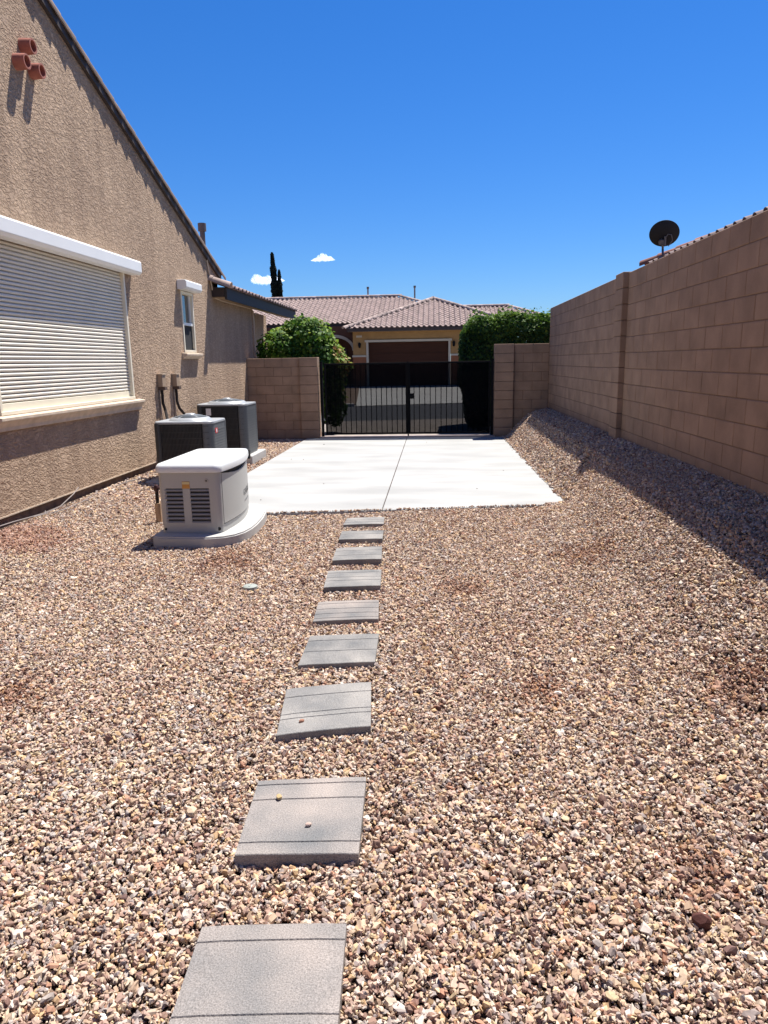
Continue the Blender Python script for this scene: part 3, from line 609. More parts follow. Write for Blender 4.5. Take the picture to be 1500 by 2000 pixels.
# ------------------------------------------------------------------ air conditioning condensers
def rrect(x0, x1, y0, y1, r, n=5):
    pts = []
    for cx, cy, a0 in ((x1-r, y1-r, 0), (x0+r, y1-r, 90), (x0+r, y0+r, 180), (x1-r, y0+r, 270)):
        for k in range(n+1): a = math.radians(a0+90*k/n); pts.append((cx+r*math.cos(a), cy+r*math.sin(a)))
    return pts
def condenser(loc, w, d, h, label, badge):
    r = empty('air_conditioner', loc, label, 'air conditioner', 'condensers beside the house'); a, b = w/2, d/2
    MB().prism(rrect(-a+.03, a-.03, -b+.03, b-.03, .06), .03, h-.05).build('coil', m_acdark, r, smooth=True)
    MB().prism(rrect(-a, a, -b, b, .11), 0, .045).build('base_pan', m_acpost, r, smooth=True)
    bars = MB(); nb = 30   # vertical guard wires on front, back and left
    for k in range(nb):
        x = -a+.09+(w-.26)*k/(nb-1); bars.box(x-.0035, x+.0035, -b+.004, -b+.012, .045, h-.05); bars.box(x-.0035, x+.0035, b-.012, b-.004, .045, h-.05)
        y = -b+.09+(d-.18)*k/(nb-1); bars.box(-a+.004, -a+.012, y-.0035, y+.0035, .045, h-.05)
    P(bars.build('wire_guard', m_acgrid, r), kind='stuff')
    hb = MB()
    for k in range(9):
        z = .07+(h-.15)*k/8; hb.box(-a+.05, a-.05, -b, -b+.004, z-.003, z+.003); hb.box(-a, -a+.004, -b+.05, b-.05, z-.003, z+.003)
    P(hb.build('cross_wire', m_acgrid, r), kind='stuff')
    for sx, sy in ((-1, -1), (-1, 1), (1, 1)):
        MB().prism([(sx*(a-.05)+p, sy*(b-.05)+q) for p, q in rrect(-.05, .05, -.05, .05, .045, 4)], .04, h-.045).build('corner_post', m_acpost if sx > 0 else m_acgrid, r, smooth=True)
    # louvred service panel wrapping the front right corner
    pan = MB(); pts_o = []; R = .11
    for k in range(7): t = math.radians(270+90*k/6); pts_o.append((a-R+R*math.cos(t), -b+R+R*math.sin(t)))
    pts_o = [(a-.13, -b)]+pts_o+[(a, b-.10)]; pts_i = [(p*.97, q*.97) for p, q in pts_o][::-1]
    pan.prism(pts_o+pts_i, .04, h-.047).build('service_panel', m_acpost, r, smooth=True)
    nl = 16
    lm = MB(); outer = [(p*1.008, q*1.008) for p, q in pts_o[1:]]; inner = [(p*.99, q*.99) for p, q in pts_o[1:]][::-1]
    lm.prism(outer+inner, -.011, .011); me = lm.mesh('louvre', smooth=True); me.materials.append(m_acpost)
    for k in range(nl): link('louvre', me, None, r, (0, 0, .12+(h-.26)*k/(nl-1)))
    # top pan, raised fan ring and guard
    top = MB(); top.prism(rrect(-a-.008, a+.008, -b-.008, b+.008, .115), h-.05, h-.018).build('top_pan', m_actop, r, smooth=True, bevel=.006)
    R0 = min(a, b)-.07
    MB().lathe([(R0+.03, h-.02), (R0+.012, h-.002), (R0-.012, h+.018), (R0-.035, h+.024), (R0-.035, h+.012), (R0-.02, h-.03)], n=40).build('fan_ring', m_actop, r, smooth=True)
    MB().lathe([(R0-.03, h-.015), (.001, h-.014)], n=30).build('fan_shroud', m_acdark, r)
    g = MB()
    for q in range(9):
        rr = .07+(R0-.12)*q/8; zz = h+.055-.035*(q/8)**2; g.tube([(rr*math.cos(2*math.pi*k/28), rr*math.sin(2*math.pi*k/28), zz) for k in range(29)], .0035, 5, False)
    P(g.build('fan_guard', m_acfan, r), kind='stuff')
    for k in range(5):
        t = 2*math.pi*k/5+.5; MB().tube([(.05*math.cos(t), .05*math.sin(t), h+.058), ((R0-.03)*math.cos(t), (R0-.03)*math.sin(t), h+.020)], .008, 6).build('guard_spoke', m_actop, r)
    MB().lathe([(.001, h+.078), (.06, h+.074), (.075, h+.06), (.075, h+.05)], n=20).build('motor_cap', m_actop, r, smooth=True)
    for k in range(3):
        t = 2*math.pi*k/3; ct, st = math.cos(t), math.sin(t); v = [(.05, -.05, h+.0), (R0-.08, -.13, h-.01), (R0-.06, .12, h+.025), (.05, .05, h+.01)]
        v = [(x*ct-y_*st, x*st+y_*ct, z) for x, y_, z in v]; MB().add(v+[(x, y_, z-.004) for x, y_, z in v], [(0, 1, 2, 3), (7, 6, 5, 4), (0, 4, 5, 1), (1, 5, 6, 2), (2, 6, 7, 3), (3, 7, 4, 0)]).build('fan_blade', m_blade, r)
    if badge:
        bx = empty('badge', (a+.003, -b+.17, h-.155)); bx.parent = r
        MB().extr(rrect(-.052, .052, -.036, .036, .02), 'x', 0, .004).build('badge_plate', m_red, bx)
        n = 16; MB().extr([(-.0+.020*math.cos(2*math.pi*k/n), .0+.026*math.sin(2*math.pi*k/n)) for k in range(n)], 'x', .0045, .006).build('badge_mark', m_bwhite, bx)
        bx.rotation_euler = (0, 0, 0)
    else:
        MB().box(-a+.17, -a+.26, -b-.006, -b-.002, h-.21, h-.09).build('data_label', m_bwhite, r)
    return r
g1 = float(gz(-3.4, 9.9)); g2 = float(gz(-3.6, 12.7))
condenser((-3.44, 9.84, .14), .82, .68, .82, 'nearer dark grey condenser with the red badge, behind the generator', True)
condenser((-3.74, 12.68, .125), .88, .78, .91, 'farther dark grey condenser with a pale label, by the low wall', False)
P(MB().prism(PAD1, -.05, .138).build('condenser_pad', m_padc, bevel=.01), 'concrete pad under the nearer condenser', 'pad', 'condenser pads')
P(MB().prism(PAD2, -.05, .123).build('condenser_pad', m_padc, bevel=.01), 'concrete pad under the farther condenser', 'pad', 'condenser pads')

# ------------------------------------------------------------------ standby generator
def generator():
    r = empty('generator', (-2.38, 7.25, .083), 'white standby generator with louvred end panel on a rounded pad', 'generator'); ox, oy = -2.38, 7.25
    def plan(grow=0, r_=.055):
        x0, y0, y1 = -.315-grow, -.61-grow, .66+grow; pts = []
        right = lambda t: .30+grow+.052*math.sin(math.pi*min(max(t, 0), 1))-.06*t*t*.9   # bulging service side
        n = 14; ys = [y0+r_+(y1-y0-2*r_)*k/n for k in range(n+1)]
        for k in range(5): a = math.radians(180+90*k/4); pts.append((x0+r_+r_*math.cos(a), y0+r_+r_*math.sin(a)))
        xr = right(0)
        for k in range(6): a = math.radians(270+90*k/5); pts.append((xr-r_+r_*math.cos(a), y0+r_+r_*math.sin(a)))
        for k, yy in enumerate(ys[1:]): pts.append((right((k+1)/n), yy))
        xe = right(1)
        for k in range(1, 5): a = math.radians(90*k/4); pts.append((xe-r_+r_*math.cos(a), y1-r_+r_*math.sin(a)))
        for k in range(5): a = math.radians(90+90*k/4); pts.append((x0+r_+r_*math.cos(a), y1-r_+r_*math.sin(a)))
        return pts
    P_ = plan(0); h = .60
    MB().prism([(x*.985, y*.99) for x, y in P_], .0, .075).build('plinth', m_gen, r, smooth=True)
    MB().prism([(x*.96, y*.975) for x, y in P_], .07, .60).build('inner_shell', m_dark, r)
    # end panel (faces the camera) with two banks of louvres; back and left sides
    fx0, fx1, y0 = -.315, .30, -.61
    sh = MB(); front = [p for p in P_ if p[1] < y0+.056]; left = [p for p in P_ if p[0] < -.255]
    L_open = (-.250, -.072, .002, .190); zb, zt = .100, .445
    # body shell: skin around everything but the louvre openings and the service side
    side = [(.30, y0+.075)]
    x_r = front[-1][0]
    def skin(pts, z0, z1, th=.012):
        inn = [(x-(th if x > 0 else -th)*(1 if abs(x) > .24 else 0), y+(th if y < 0 else -th)*(1 if abs(y) > .5 else 0)) for x, y in pts]
        sh.prism(pts+inn[::-1], z0, z1)
    whole = [p for p in P_]
    # order: start at front right corner going round by the left to the back right
    idx_fr = 10; loop = whole[:idx_fr+1][::-1]+whole[::-1][:9+1]
    cut = lambda lo, hi: [p for p in loop]
    rear = [p for p in loop if not (abs(p[1]-y0) < 1e-4 and False)]
    skin(loop, zt, h); skin(loop, .075, zb)
    cornR = whole[4:11]; cornR = [(L_open[3], y0)]+whole[5:11]; cornL = [(L_open[0], y0)]+whole[:5][::-1]+whole[::-1][:10]
    skin(cornR, zb, zt); skin(cornL, zb, zt)
    sh.prism([(L_open[1], y0), (L_open[2], y0), (L_open[2], y0+.012), (L_open[1], y0+.012)], zb, zt)
    sh.build('body_shell', m_gen, r, smooth=True)
    for bank in (0, 2):
        a, b = L_open[bank], L_open[bank+1]
        pr = [(y0-.004, -.004), (y0-.003, .003), (y0+.026, .022), (y0+.026, .017)]
        me = MB().extr(pr, 'x', a-.002, b+.002).mesh('louvre'); me.materials.append(m_genslat)
        for k in range(9): link('louvre', me, None, r, (0, 0, zb+.004+(zt-zb)*k/8.7))
    MB().box(-.073, .003, y0-.003, y0-.001, zt-.002, zt+.068).build('warning_sticker', m_sticker, r); MB().box(-.071, .001, y0-.0045, y0-.0035, zt+.040, zt+.064).build('sticker_band', m_stickerw, r)
    # lock
    MB().extr([(.17+.02*math.cos(2*math.pi*k/16), .52+.02*math.sin(2*math.pi*k/16)) for k in range(16)], 'y', y0-.006, y0).build('lock', m_genslat, r); MB().extr([(.17+.009*math.cos(2*math.pi*k/12), .52+.009*math.sin(2*math.pi*k/12)) for k in range(12)], 'y', y0-.008, y0-.0062).build('lock_core', m_dark, r)
    # bulged service panel: seam to the shell, dark slot below the lid
    sp = [p for p in P_ if p[0] > .2 and p[1] > y0+.06]; sp = [(.2995, y0+.068)]+sp[:-4]
    inn = [(x-.018, y) for x, y in sp][::-1]; n = len(sp); ring = sp+inn
    v = []; N_ = len(ring)
    for x, y in ring: v.append((x+.004, y, .085))
    for x, y in ring: t = (y-y0)/1.27; v.append((x+.004, y, .595-.050*math.sin(math.pi*min(1, t*1.15))**1.0))
    MB().add(v, [tuple(range(N_))[::-1], tuple(range(N_, 2*N_))]+[(i, (i+1) % N_, N_+(i+1) % N_, N_+i) for i in range(N_)]).build('service_panel', m_gen, r, smooth=True)
    # lid: overhanging tray with a crowned, rounded top
    base = plan(.022, .07); lv = []; levels = [(1.0, .601), (1.004, .610), (1.0, .642), (.988, .664), (.955, .680), (.86, .690), (.5, .697), (.02, .699)]
    for s, z in levels: lv += [(x*s if s > .9 else x*s, y*s+(0), z) for x, y in base]
    nb = len(base); f = [(i*nb+k, i*nb+(k+1) % nb, (i+1)*nb+(k+1) % nb, (i+1)*nb+k) for i in range(len(levels)-1) for k in range(nb)]+[tuple(range(nb))[::-1], tuple(range((len(levels)-1)*nb, len(levels)*nb))]
    MB().add(lv, f).build('lid', m_genlid, r, smooth=True)
    MB().box(.21, .27, .66, .70, .56, .66).build('lid_hinge', m_dark, r)
    for x, y in ((-.27, y0+.004), (.262, y0+.012)):
        rr = .012 if x < 0 else .018; MB().extr([(x+rr*math.cos(2*math.pi*k/14), .040+rr*math.sin(2*math.pi*k/14)) for k in range(14)], 'y', y-.004, y+.02).build('mounting_hole', m_dark, r)
    # maker's name on the service side
    def text(body, size, y, z, m):
        cu = bpy.data.curves.new('lettering', 'FONT'); cu.body = body; cu.size = size; cu.extrude = .0006
        tmp = bpy.data.objects.new('lettering', cu); me = bpy.data.meshes.new_from_object(tmp); bpy.data.objects.remove(tmp)
        svc = sorted(sp, key=lambda q: q[1]); ys = [q[1] for q in svc]; xs = [q[0] for q in svc]
        for v_ in me.vertices:    # wrap the flat print round the bulged panel
            yy = y+v_.co.x; v_.co = (float(np.interp(yy, ys, xs))+.0055+v_.co.z, yy, z+v_.co.y)
        me.materials.clear(); link('lettering', me, m, r)
    text('GENERAC', .098, .06, .245, m_letter); text('GUARDIAN SERIES', .036, .10, .175, m_letter2)
generator()
P(MB().prism([(-2.755, 6.58), (-2.735, 6.51), (-2.66, 6.475), (-2.30, 6.455), (-2.15, 6.465), (-2.03, 6.505), (-1.94, 6.59), (-1.88, 6.72), (-1.85, 6.90), (-1.845, 7.1), (-1.86, 7.4), (-1.90, 7.7), (-1.97, 8.0), (-2.1, 8.12)]+[(-2.755, 8.12)], -.05, .082).build('generator_pad', m_padc, smooth=True, bevel=.014, seg=2), 'white rounded concrete pad under the generator', 'pad')
# gas riser
rp = empty('gas_riser', (-3.11, 7.62, -.02), 'tan riser pipe with dark red valve left of the generator', 'pipe')
MB().tube([(0, 0, -.05), (0, 0, .21)], .034, 14).build('pipe_sleeve', m_pvc, rp, smooth=True); MB().tube([(0, 0, .2), (0, 0, .36)], .019, 10).build('pipe', m_insul, rp, smooth=True)
MB().lathe([(.001, .42), (.018, .415), (.03, .39), (.032, .365), (.02, .34)], n=12).tube([(-.055, 0, .385), (.14, .02, .375), (.36, .1, .37)], .013, 8).build('valve', m_valve, rp, smooth=True)
P(MB().tube([(-4.27, 6.0, .20), (-4.24, 6.7, .185), (-4.20, 7.2, .165), (-4.18, 7.5, .178), (-4.22, 7.9, .25), (-4.26, 8.1, .29)], .006, 6).tube([(-4.20, 7.0, .17), (-4.12, 7.5, .15), (-4.10, 7.85, .165), (-4.14, 8.15, .17)], .005, 6).build('loose_cable', m_cable, smooth=True), 'pale loose cable lying along the foot of the stucco wall', 'cable')
P(MB().tube([(-4.18, 8.9, .165), (-4.10, 9.15, .19), (-3.98, 9.30, .20), (-3.90, 9.34, .18)], .007, 6).build('whip_cable', m_cable, smooth=True), 'pale cable whip curling to the nearer condenser pad', 'cable')
dr = empty('drain_cover', (-1.455, 5.25, -.019), 'small round grey-green drain lid in the gravel', 'drain cover')
MB().lathe([(.001, .020), (.048, .019), (.056, .014), (.058, -.02)], n=28).build('lid', m_lid, dr, smooth=True); MB().box(-.006, .006, -.03, .03, .0195, .0225).build('lid_bar', m_lid, dr)

# ------------------------------------------------------------------ single stones and scraps on paving
def stone(loc, s, col, label, name='pebble', cat='stone', group=None, seed=0, flat=.6):
    bm = bmesh.new(); bmesh.ops.create_icosphere(bm, subdivisions=2, radius=1); R = random.Random(seed)
    cuts = [Vector((R.gauss(0, 1), R.gauss(0, 1), R.gauss(0, 1))).normalized() for _ in range(9)]
    for v_ in bm.verts:
        for c in cuts:
            d = v_.co.dot(c)-.72
            if d > 0: v_.co -= c*d
        v_.co = Vector((v_.co.x*s, v_.co.y*s*.72, v_.co.z*s*flat))
    me = bpy.data.meshes.new(name); bm.to_mesh(me); bm.free()
    o = link(name, me, mat('pebble_stone', col, .85, var=.12, scale=60, bump=.0008, bscale=200), None, loc, (0, 0, R.uniform(0, 3))); return P(o, label, cat, group)
stone((-.620, 2.475, .027), .017, (.55, .40, .20), 'yellowish pebble near the back left of the two-pebble paver', seed=3)
stone((-.475, 2.315, .025), .014, (.52, .38, .32), 'pinkish pebble in the middle of the two-pebble paver', seed=5)
stone((-.645, 3.09, .022), .017, (.36, .17, .11), 'reddish brown pebble on the tilted paver', seed=8)
stone((.815, 1.95, -.012), .036, (.10, .028, .020), 'dark red-brown stone lying on the gravel at the lower right', 'lava_stone', seed=12, flat=.85)
stone((-.955, 2.42, -.010), .030, (.58, .44, .31), 'large tan stone in the gravel left of the two-pebble paver', 'large_stone', seed=15, flat=.55)
for k, (x, y, c) in enumerate([(-2.36, 14.9, .09), (-2.6, 12.6, .2), (-2.37, 12.55, .2), (-2.62, 9.25, .2), (-2.22, 8.75, .25), (-.2, 15.1, .2), (1.1, 15.6, .15), (1.05, 11.1, .25), (.55, 9.5, .25), (-1.6, 9.95, .3)]):
    stone((x, y, .006), .019 if k == 0 else .012, (c, c*.85, c*.7), ['largest brown fleck on the white slab, near the left pier', 'left one of a pair of flecks on the left half of the slab', 'right one of a pair of flecks on the left half of the slab', 'fleck on the slab just right of the generator lid', 'fleck on the slab nearest its front left corner', 'fleck on the slab just before the middle of the gate', 'fleck on the slab by its far right corner', 'fleck by the right edge of the slab, halfway along', 'fleck on the front right quarter of the slab', 'fleck alone in the middle of the left half of the slab'][k], 'debris_fleck', 'debris', 'flecks on the slab', seed=20+k, flat=.4)
stone((1.60, 15.72, .06), .05, (.50, .40, .33), 'flat pale stone at the far right corner of the slab', 'edge_stone', seed=40, flat=.35)

# ------------------------------------------------------------------ tiled roof fields
def tile_field(name, parent, O, u, v, W_, Ls, inside, m, sx=.30, sy=.38):
    """S-tiles: O eave start, u along eave, v up the slope; inside(s,t) clips"""
    O = Vector(O); u = Vector(u).normalized(); v = Vector(v).normalized(); n = u.cross(v).normalized(); 
    if n.z < 0: n = -n
    prof = [(0, .0), (.12, -.012), (.30, -.014), (.42, .0), (.50, .045), (.62, .068), (.74, .068), (.88, .045), (1.0, .0)]
    V = []; Fc = []; k0 = 0
    for j in range(int(Ls/sy)+1):
        for i in range(int(W_/sx)+1):
            s0 = i*sx; t0 = j*sy
            if not inside(s0+sx/2, t0+sy/2): continue
            jit = random.uniform(-.004, .004); b = len(V); m_ = len(prof)
            for (t, up) in ((t0-.03, .028), (t0+sy, .0)):
                for p, q in prof: V.append(O+u*(s0+p*sx)+v*t+n*(q+up+jit))
            for p, q in prof: V.append(O+u*(s0+p*sx)+v*(t0-.03)+n*(q+.006+jit))
            for a in range(m_-1): Fc.append((b+a, b+a+1, b+m_+a+1, b+m_+a)); Fc.append((b+2*m_+a, b+2*m_+a+1, b+a+1, b+a))
    mb = MB(); mb.add(V, Fc); o = mb.build(name, m, parent, flip=False); o.location = tuple(-c for c in parent.location); return P(o, kind='stuff')
cap_me = barrel_mesh(.44, .155, 'ridge_cap', n=7, taper=.62); cap_me.materials.append(m_tile_ridge)
def caps(parent, A, B, up=.03, step=.36):
    A = Vector(A); B = Vector(B); d = (A-B); L = d.length; n = max(1, int(L/step)); d.normalize()  # low end at A
    side = d.cross(Vector((0, 0, 1))).normalized(); upv = side.cross(d).normalized()
    for k in range(n+1):
        p = A.lerp(B, (k+.2)/(n+.5)); dd = (d-upv*.12).normalized(); sd = dd.cross(Vector((0, 0, 1))).normalized(); uu = sd.cross(dd)
        o = link('ridge_cap', cap_me, None, parent); o.matrix_local = Matrix((sd, dd, uu)).transposed().to_4x4(); o.location = p+upv*up-parent.location; o.rotation_euler = Matrix((sd, dd, uu)).transposed().to_euler(); 
def sheet_part(name, parent, pts, m):
    o = MB().add(pts, [tuple(range(len(pts)))]).build(name, m, parent, flip=False); o.location = tuple(-c for c in parent.location); return o
fh = empty('tile_roof_house', (-1.5, 42, .3), 'ochre house with pinkish tile roofs and brown garage door across the street', 'house')
def fp(o): o.parent = fh; o.location = tuple(-c for c in fh.location); return o
SL = .38; EY = 41.05; EZ2 = 3.56; GX0, GX1 = -5.05, 4.75; gm = (GX0+GX1)/2; GD = (GX1-GX0)/2; AZ = EZ2+SL*GD; AY = EY+GD
sl_len = GD*math.sqrt(1+SL*SL); vs = (0, 1, SL)
tile_field('roof_tiles', fh, (GX0, EY, EZ2), (1, 0, 0), vs, GX1-GX0, sl_len, lambda s, t: (t/sl_len*GD < s-.02) and (t/sl_len*GD < (GX1-GX0)-s-.02), m_tile)
tile_field('roof_tiles', fh, (GX0, 50, EZ2), (0, -1, 0), (1, 0, SL), 50-EY, sl_len, lambda s, t: t/sl_len*GD < (50-EY)-s-.02, m_tile)
tile_field('roof_tiles', fh, (GX1, EY, EZ2), (0, 1, 0), (-1, 0, SL), 50-EY, sl_len, lambda s, t: t/sl_len*GD < s-.02, m_tile)
fp(MB().add([(GX0, EY, EZ2-.02), (GX1, EY, EZ2-.02), (gm, AY, AZ-.02), (GX1, 50, EZ2-.02), (gm, 50, AZ-.02), (GX0, 50, EZ2-.02)], [(0, 1, 2), (1, 3, 4, 2), (0, 2, 4, 5)]).build('roof_deck', m_tile, flip=False))
caps(fh, (GX0, EY, EZ2), (gm, AY, AZ)); caps(fh, (GX1, EY, EZ2), (gm, AY, AZ)); caps(fh, (gm, 50, AZ), (gm, AY, AZ))
# main roof behind, left
MX0, MX1, MY, MZ = -13.0, .9, 44.0, 3.98; MD = 5.2; ml = MD*math.sqrt(1+.365**2); RXe = -2.4; RZm = MZ+.365*MD
tile_field('roof_tiles', fh, (MX0, MY, MZ), (1, 0, 0), (0, 1, .365), 16, ml, lambda s, t: s+MX0 < RXe+(MD-t/ml*MD)*1.05, m_tile)
fp(MB().add([(MX0, MY, MZ-.02), (RXe+MD*1.05, MY, MZ-.02), (RXe, MY+MD, RZm-.02), (MX0, MY+MD, RZm-.02), (RXe+MD*1.05, MY+2*MD, MZ-.02), (MX0, MY+2*MD, MZ-.02)], [(0, 1, 2, 3), (1, 4, 2), (3, 2, 4, 5)]).build('roof_deck', m_tile, flip=False))
caps(fh, (RXe, MY+MD, RZm), (MX0, MY+MD, RZm), .05); caps(fh, (RXe+MD*1.05, MY, MZ), (RXe, MY+MD, RZm))
# right rear roof
tile_field('roof_tiles', fh, (-1.5, 47.6, 3.7), (1, 0, 0), (0, 1, .365), 11, 4.7, lambda s, t: s-1.5 < 5.0+(4.7-t)*.98, m_tile)
fp(MB().add([(-1.5, 47.6, 3.68), (9.3, 47.6, 3.68), (5, 52, 5.29), (-1.5, 52, 5.29)], [(0, 1, 2, 3)]).build('roof_deck', m_tile, flip=False))
caps(fh, (4.96, 52, 5.31), (-1.5, 52, 5.31), .05); caps(fh, (9.3, 47.6, 3.7), (5.0, 52, 5.30))
fp(MB().box(GX0+.1, GX1-.1, EY+.03, EY+.07, EZ2-.20, EZ2-.03).build('fascia', m_fascia_brown)); fp(MB().box(MX0, GX0+.3, MY+.03, MY+.07, MZ-.2, MZ-.03).build('fascia', m_fascia_brown))
fp(MB().box(GX0+.05, GX0+.09, EY+.07, 44.0, EZ2-.20, EZ2-.03).build('fascia', m_fascia_brown))
fp(MB().box(GX0+.1, GX1-.1, EY+.08, EY+.55, EZ2-.20, EZ2-.17).build('soffit', m_soffit))
# garage front wall (stucco above, rust wainscot below) with door opening
FY = 41.6; DX0, DX1, DZ = -3.84, .72, 2.78; zb0 = .30
fp(MB().box(-4.72, -3.96, FY, FY+.25, 2.06, EZ2-.17).box(.84, 4.4, FY, FY+.25, 2.06, EZ2-.17).box(-3.96, .84, FY, FY+.25, DZ+.10, EZ2-.17).box(-4.72, -4.5, FY+.25, 45.5, 2.06, EZ2-.1).box(4.2, 4.4, FY+.25, 49.5, .2, EZ2-.1).build('wall', m_ochre))
fp(MB().box(-4.74, -3.98, FY-.03, FY+.24, .1, 1.96).box(.86, 4.42, FY-.03, FY+.24, .1, 1.96).box(-4.74, -4.5, FY+.24, 45.5, .1, 1.96).build('wainscot', m_rust))
fp(MB().box(-4.77, -3.98, FY-.06, FY+.2, 1.962, 2.058).box(.86, 4.42, FY-.06, FY+.2, 1.962, 2.058).build('belt_trim', m_trim))
fp(MB().box(DX0-.12, DX0, FY-.06, FY+.26, .28, DZ-.002).box(DX1, DX1+.12, FY-.06, FY+.26, .28, DZ-.002).box(DX0-.2, DX1+.2, FY-.08, FY+.26, DZ, DZ+.12).build('door_trim', m_trim))
gd = empty('garage_door', (0, 0, 0)); fp(gd); gd.location = ((DX0+DX1)/2+1.5, FY+.16-42, 0)
for k in range(4):
    z0 = .30-.3+k*(DZ-.3)/4; z1 = .0+(k+1)*(DZ-.3)/4; hw = (DX1-DX0)/2; mb = MB().box(-hw, hw, 0, .05, z0+.006, z1-.006)
    for q in range(4): zz = z0+.02+q*(z1-z0-.03)/4; mb.box(-hw+.06, hw-.06, -.014, 0, zz, zz+(z1-z0-.03)/4-.018)
    mb.build('door_section', m_garage, gd)
fp(MB().box(DX0-.05, DX1+.05, FY+.262, FY+.30, .2, DZ+.1).build('sun_block', m_dark))  # dark backing added to stop sun showing through the door's section gaps
for x in (-4.33, 1.02):
    l = empty('wall_lamp', (0, 0, 0)); l.parent = fh; l.location = (x+1.5, FY-42, 2.62-.3)
    MB().box(-.05, .05, -.03, -.001, -.1, .12).build('back_plate', m_black, l); MB().lathe([(.001, .17), (.09, .09), (.08, .08), (.065, -.12), (.04, -.15), (.001, -.16)], (0, -.12, 0), 10).build('lantern', m_black, l)
hn = empty('house_number', (0, 0, 0)); hn.parent = fh; hn.location = (-4.36+1.5, FY-.0-42, 3.11-.3)
MB().box(-.16, .16, -.02, -.001, -.055, .055).build('number_plate', m_trim, hn)
# porch with arch at the left
def porch():
    cx, hw, zs = -6.05, 1.12, 2.35; top = 3.78; n = 14; y0, y1 = 43.2, 43.45
    arch = [(cx+hw*math.cos(math.pi*k/n), zs+.78*math.sin(math.pi*k/n)) for k in range(n+1)]
    mb = MB(); x0, x1 = -13, -4.72
    mb.box(x0, cx-hw, y0, y1, .2, top); mb.box(cx+hw, x1, y0, y1, .2, top)
    for a, b in zip(arch[:-1], arch[1:]): mb.add([(a[0], y0, a[1]), (b[0], y0, b[1]), (b[0], y0, top), (a[0], y0, top), (a[0], y1, a[1]), (b[0], y1, b[1]), (b[0], y1, top), (a[0], y1, top)], [(0, 1, 2, 3), (7, 6, 5, 4), (0, 4, 5, 1)])
    fp(mb.build('porch_wall', m_porch, flip=False))
    t = MB(); o = .17
    arch2 = [(cx+(hw+o)*math.cos(math.pi*k/n), zs+(.78+o)*math.sin(math.pi*k/n)) for k in range(n+1)]
    for k in range(n): a, b, c, d = arch[k], arch[k+1], arch2[k+1], arch2[k]; t.add([(p[0], y0-.06, p[1]) for p in (a, b, c, d)]+[(p[0], y0-.002, p[1]) for p in (a, b, c, d)], [(0, 1, 2, 3), (7, 6, 5, 4), (0, 4, 5, 1), (2, 6, 7, 3)])
    fp(t.build('arch_trim', m_trim))
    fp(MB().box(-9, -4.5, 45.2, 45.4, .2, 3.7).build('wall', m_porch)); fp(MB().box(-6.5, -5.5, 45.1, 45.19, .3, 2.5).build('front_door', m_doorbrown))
porch()
for (x, y, zt) in ((-4.62, 50.6, 6.62), (-1.42, 50.6, 6.62)):
    q = empty('roof_vent', (0, 0, 0)); q.parent = fh; q.location = (x+1.5, y-42, 0); MB().tube([(0, 0, 4.9), (0, 0, zt-.3-.05)], .055, 10).build('pipe', m_greypipe, q); MB().tube([(0, 0, zt-.35), (0, 0, zt-.22)], .085, 10).build('cap', m_pipe, q)

# ------------------------------------------------------------------ neighbour beyond the right wall, dish
nh = empty('neighbour_house', (7, 10, 0), 'neighbouring house whose eave tiles show over the tall right wall', 'house')
def np_(o): o.parent = nh; o.location = Vector(o.location)-nh.location; return o
NX, NZ = 4.0, 3.345
np_(MB().box(NX+.5, NX+9, -4, 14.0, -.1, NZ-.05).build('wall', m_ochre))
np_(MB().add([(NX, -4.5, NZ), (NX, 14.5, NZ), (NX+4.5, 14.5-4.5, NZ+1.6), (NX+4.5, -4.5, NZ+1.6)], [(0, 1, 2, 3)]).build('roof_sheet', m_tile, flip=False))
np_(MB().box(NX+.04, NX+.08, -4.5, 14.4, NZ-.24, NZ-.03).build('fascia', m_fascia))
nt = barrel_mesh(.42, .078, 'roof_tile', n=7); nt.materials.append(m_tile)
k = 0; yy = 5.2
while yy < 14.4:
    o = link('roof_tile', nt, None, None, (NX+.16, yy, NZ+.075)); o.rotation_euler = (Matrix.Rotation(math.radians(-18), 3, 'Y') @ Matrix.Rotation(math.pi/2, 3, 'Z')).to_euler(); np_(o); yy += .30
m_hip = mat('reddish_hip_tile', (.30, .12, .085), .9, var=.2, scale=6, rand=.2)
hipm = barrel_mesh(.42, .115, 'hip_tile', n=7); hipm.materials.append(m_hip)
for k in range(4):
    d = Vector((-1, 1, -.355)).normalized(); sd = d.cross(Vector((0, 0, 1))).normalized(); uu = sd.cross(d)
    o = link('hip_tile', hipm); o.rotation_euler = Matrix((sd, d, uu)).transposed().to_euler(); o.location = Vector((NX+.08, 14.42, NZ+.09))-d*(.36*k); np_(o)
